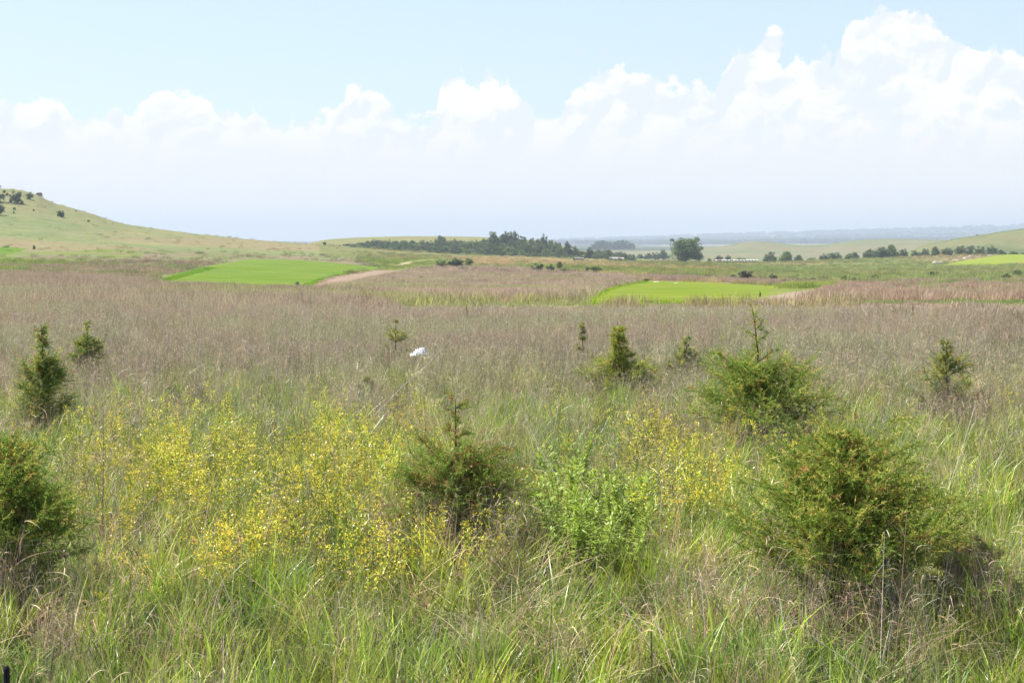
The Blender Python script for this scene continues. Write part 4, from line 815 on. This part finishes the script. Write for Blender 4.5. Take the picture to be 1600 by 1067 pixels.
# crumpled white sheet caught among the stems
def sheet():
    x, y, z = at(655, 590); W, Hh = 29/F*y, 15/F*y; n = 26; s_, t_ = np.meshgrid(np.linspace(-.5, .5, n), np.linspace(-.5, .5, n))
    X = s_*W*1.02; Yy = t_*W*.55; ridge = np.interp(s_, [-.5, -.35, -.2, .2, .38, .5], [.25, .35, .7, 1.0, .62, .35])
    Z = Hh*(ridge*(1-2*abs(t_)**1.3)*1.0) + Hh*.16*(fbm(s_*9, t_*6+3, .6)-.5)*2 + Hh*.10*np.sin(s_*55+t_*6)
    zb = float(zfromv(557, y))-z
    idx = (np.arange(n-1)[:, None]*n+np.arange(n-1)[None]).ravel(); mb = MB(); mb.add(np.stack([X, Yy, Z+zb], -1).reshape(-1, 3), np.stack([idx, idx+1, idx+n+1, idx+n], -1), np.array([.86, .87, .90]))
    m = leafy('white_plastic', False, .25, .35, .5, 1.0); o = mb.build('white_sheet', m); o.location = (x, y, z)
    so = o.modifiers.new('thick', 'SOLIDIFY'); so.thickness = .003
    tag(o, 'crumpled white plastic sheet caught in the purple grass left of centre', 'plastic sheet')
sheet()
def stalk(u0, v0, u1, v1, y, w_, label, col=(.42, .35, .26), twigs=4, seed=0):
    rg = np.random.default_rng(seed+900); p0 = np.array([(u0-CX)/F*y, y, float(zfromv(v0, y))]); p1 = np.array([(u1-CX)/F*(y+.25), y+.25, float(zfromv(v1, y+.25))])
    g0 = p0.copy(); zg = float(ground_z(p0[0], p0[1]))
    L = p1-p0; t = np.linspace(0, 1, 9)[:, None]; c = p0+L*t+np.array([0, 0, -.05])*np.sin(t*np.pi)*np.linalg.norm(L)
    foot = p0-L/np.linalg.norm(L)*max(0, (p0[2]-zg))/max(abs(L[2])/np.linalg.norm(L), .45); c = np.concatenate([foot[None], c]); mb = MB()
    tube(mb, c, np.linspace(w_, w_*.35, 10), np.array(col), 5)
    for i in range(twigs):
        q = c[rg.integers(3, 9)]; d_ = unit(L+rg.normal(size=3)*np.linalg.norm(L)*.5); tube(mb, [q, q+d_*.08, q+d_*rg.uniform(.12, .25)-[0, 0, .02]], [w_*.4, w_*.3, w_*.15], np.array(col), 4)
    tag(mb.build('dry_stalk', M_bark), label, 'stalk', 'long dry stalks standing out of the grass')
stalk(628, 604, 718, 511, 21.5, .005, 'long pale dry stalk leaning right past the white sheet', (.46, .39, .31), 6, 1)
stalk(868, 740, 812, 632, 15.5, .006, 'pale straight stalk leaning left in the green grass, right of the feathery central cedar', (.66, .60, .48), 1, 2)
stalk(872, 640, 893, 520, 20, .004, 'thin tan stalk rising nearly straight left of the pointed yellow-green cedar', (.55, .45, .32), 2, 3)
stalk(1300, 740, 1190, 500, 17, .004, 'thin stalk crossing in front of the cedar with the tall leading shoot', (.45, .38, .28), 2, 4)
stalk(1485, 770, 1528, 628, 15, .005, 'pale stalk leaning right near the right edge', (.60, .52, .40), 2, 5)
stalk(18, 590, 34, 470, 24, .005, 'tan stalk rising near the left edge of the purple grass', (.62, .52, .38), 1, 6)
stalk(1330, 1030, 1180, 905, 9.6, .003, 'dry stem leaning left in front of the largest foreground cedar', (.50, .42, .33), 5, 7)
stalk(1245, 1030, 1222, 930, 9.3, .003, 'short pale stem at the lower left of the largest foreground cedar', (.52, .45, .36), 3, 8)
stalk(1385, 1010, 1388, 830, 9.8, .0035, 'upright straw stem in front of the right half of the largest foreground cedar', (.55, .46, .34), 3, 9)
stalk(152, 900, 158, 640, 13.5, .007, 'stout upright brown stem standing in the left foreground', (.24, .17, .12), 3, 10)
stalk(1408, 1040, 1425, 760, 9.9, .004, 'reddish brown stem rising above the right half of the largest foreground cedar', (.30, .19, .12), 4, 11)

# dark post whose edge shows in the lower left corner
x = (-2.6-CX)/F*8.2; z = float(ground_z(x, 8.2)); pm = MB(); hh = float(zfromv(1040, 8.2))-z
tube(pm, [(0, 0, -.1), (0, 0, hh-.02), (0, 0, hh), (0, 0, hh+.001)], [.016, .016, .012, .0005], np.array([.015, .015, .015]), 10)
o = pm.build('fence_post', M_bark); o.location = (x, 8.2, z); tag(o, 'thin black post cut off by the lower left corner', 'post')

# ------------------------------------------------------------------ haze
hz = bpy.data.meshes.new('haze'); X0, X1, Y0, Y1, Z0, Z1 = -13300, 13300, -60, 14300, float(GZ.min())-3, float(GZ.max())+12
hz.from_pydata([(a, b, c) for a in (X0, X1) for b in (Y0, Y1) for c in (Z0, Z1)], [], [(0,1,3,2),(4,6,7,5),(0,4,5,1),(2,3,7,6),(0,2,6,4),(1,5,7,3)])
ho = bpy.data.objects.new('haze', hz); COL.objects.link(ho); tag(ho, 'pale blue summer haze thickening towards the far plain', 'haze', kind='stuff')
hm = bpy.data.materials.new('haze_air'); hm.use_nodes = True; nt = hm.node_tree; nt.nodes.remove(nt.nodes['Principled BSDF'])
pv = nt.nodes.new('ShaderNodeVolumePrincipled'); pv.inputs['Color'].default_value = (0.58, 0.655, 0.77, 1); pv.inputs['Density'].default_value = 1.7e-4; pv.inputs['Anisotropy'].default_value = 0.1
nt.links.new(pv.outputs[0], nt.nodes['Material Output'].inputs['Volume']); hz.materials.append(hm)
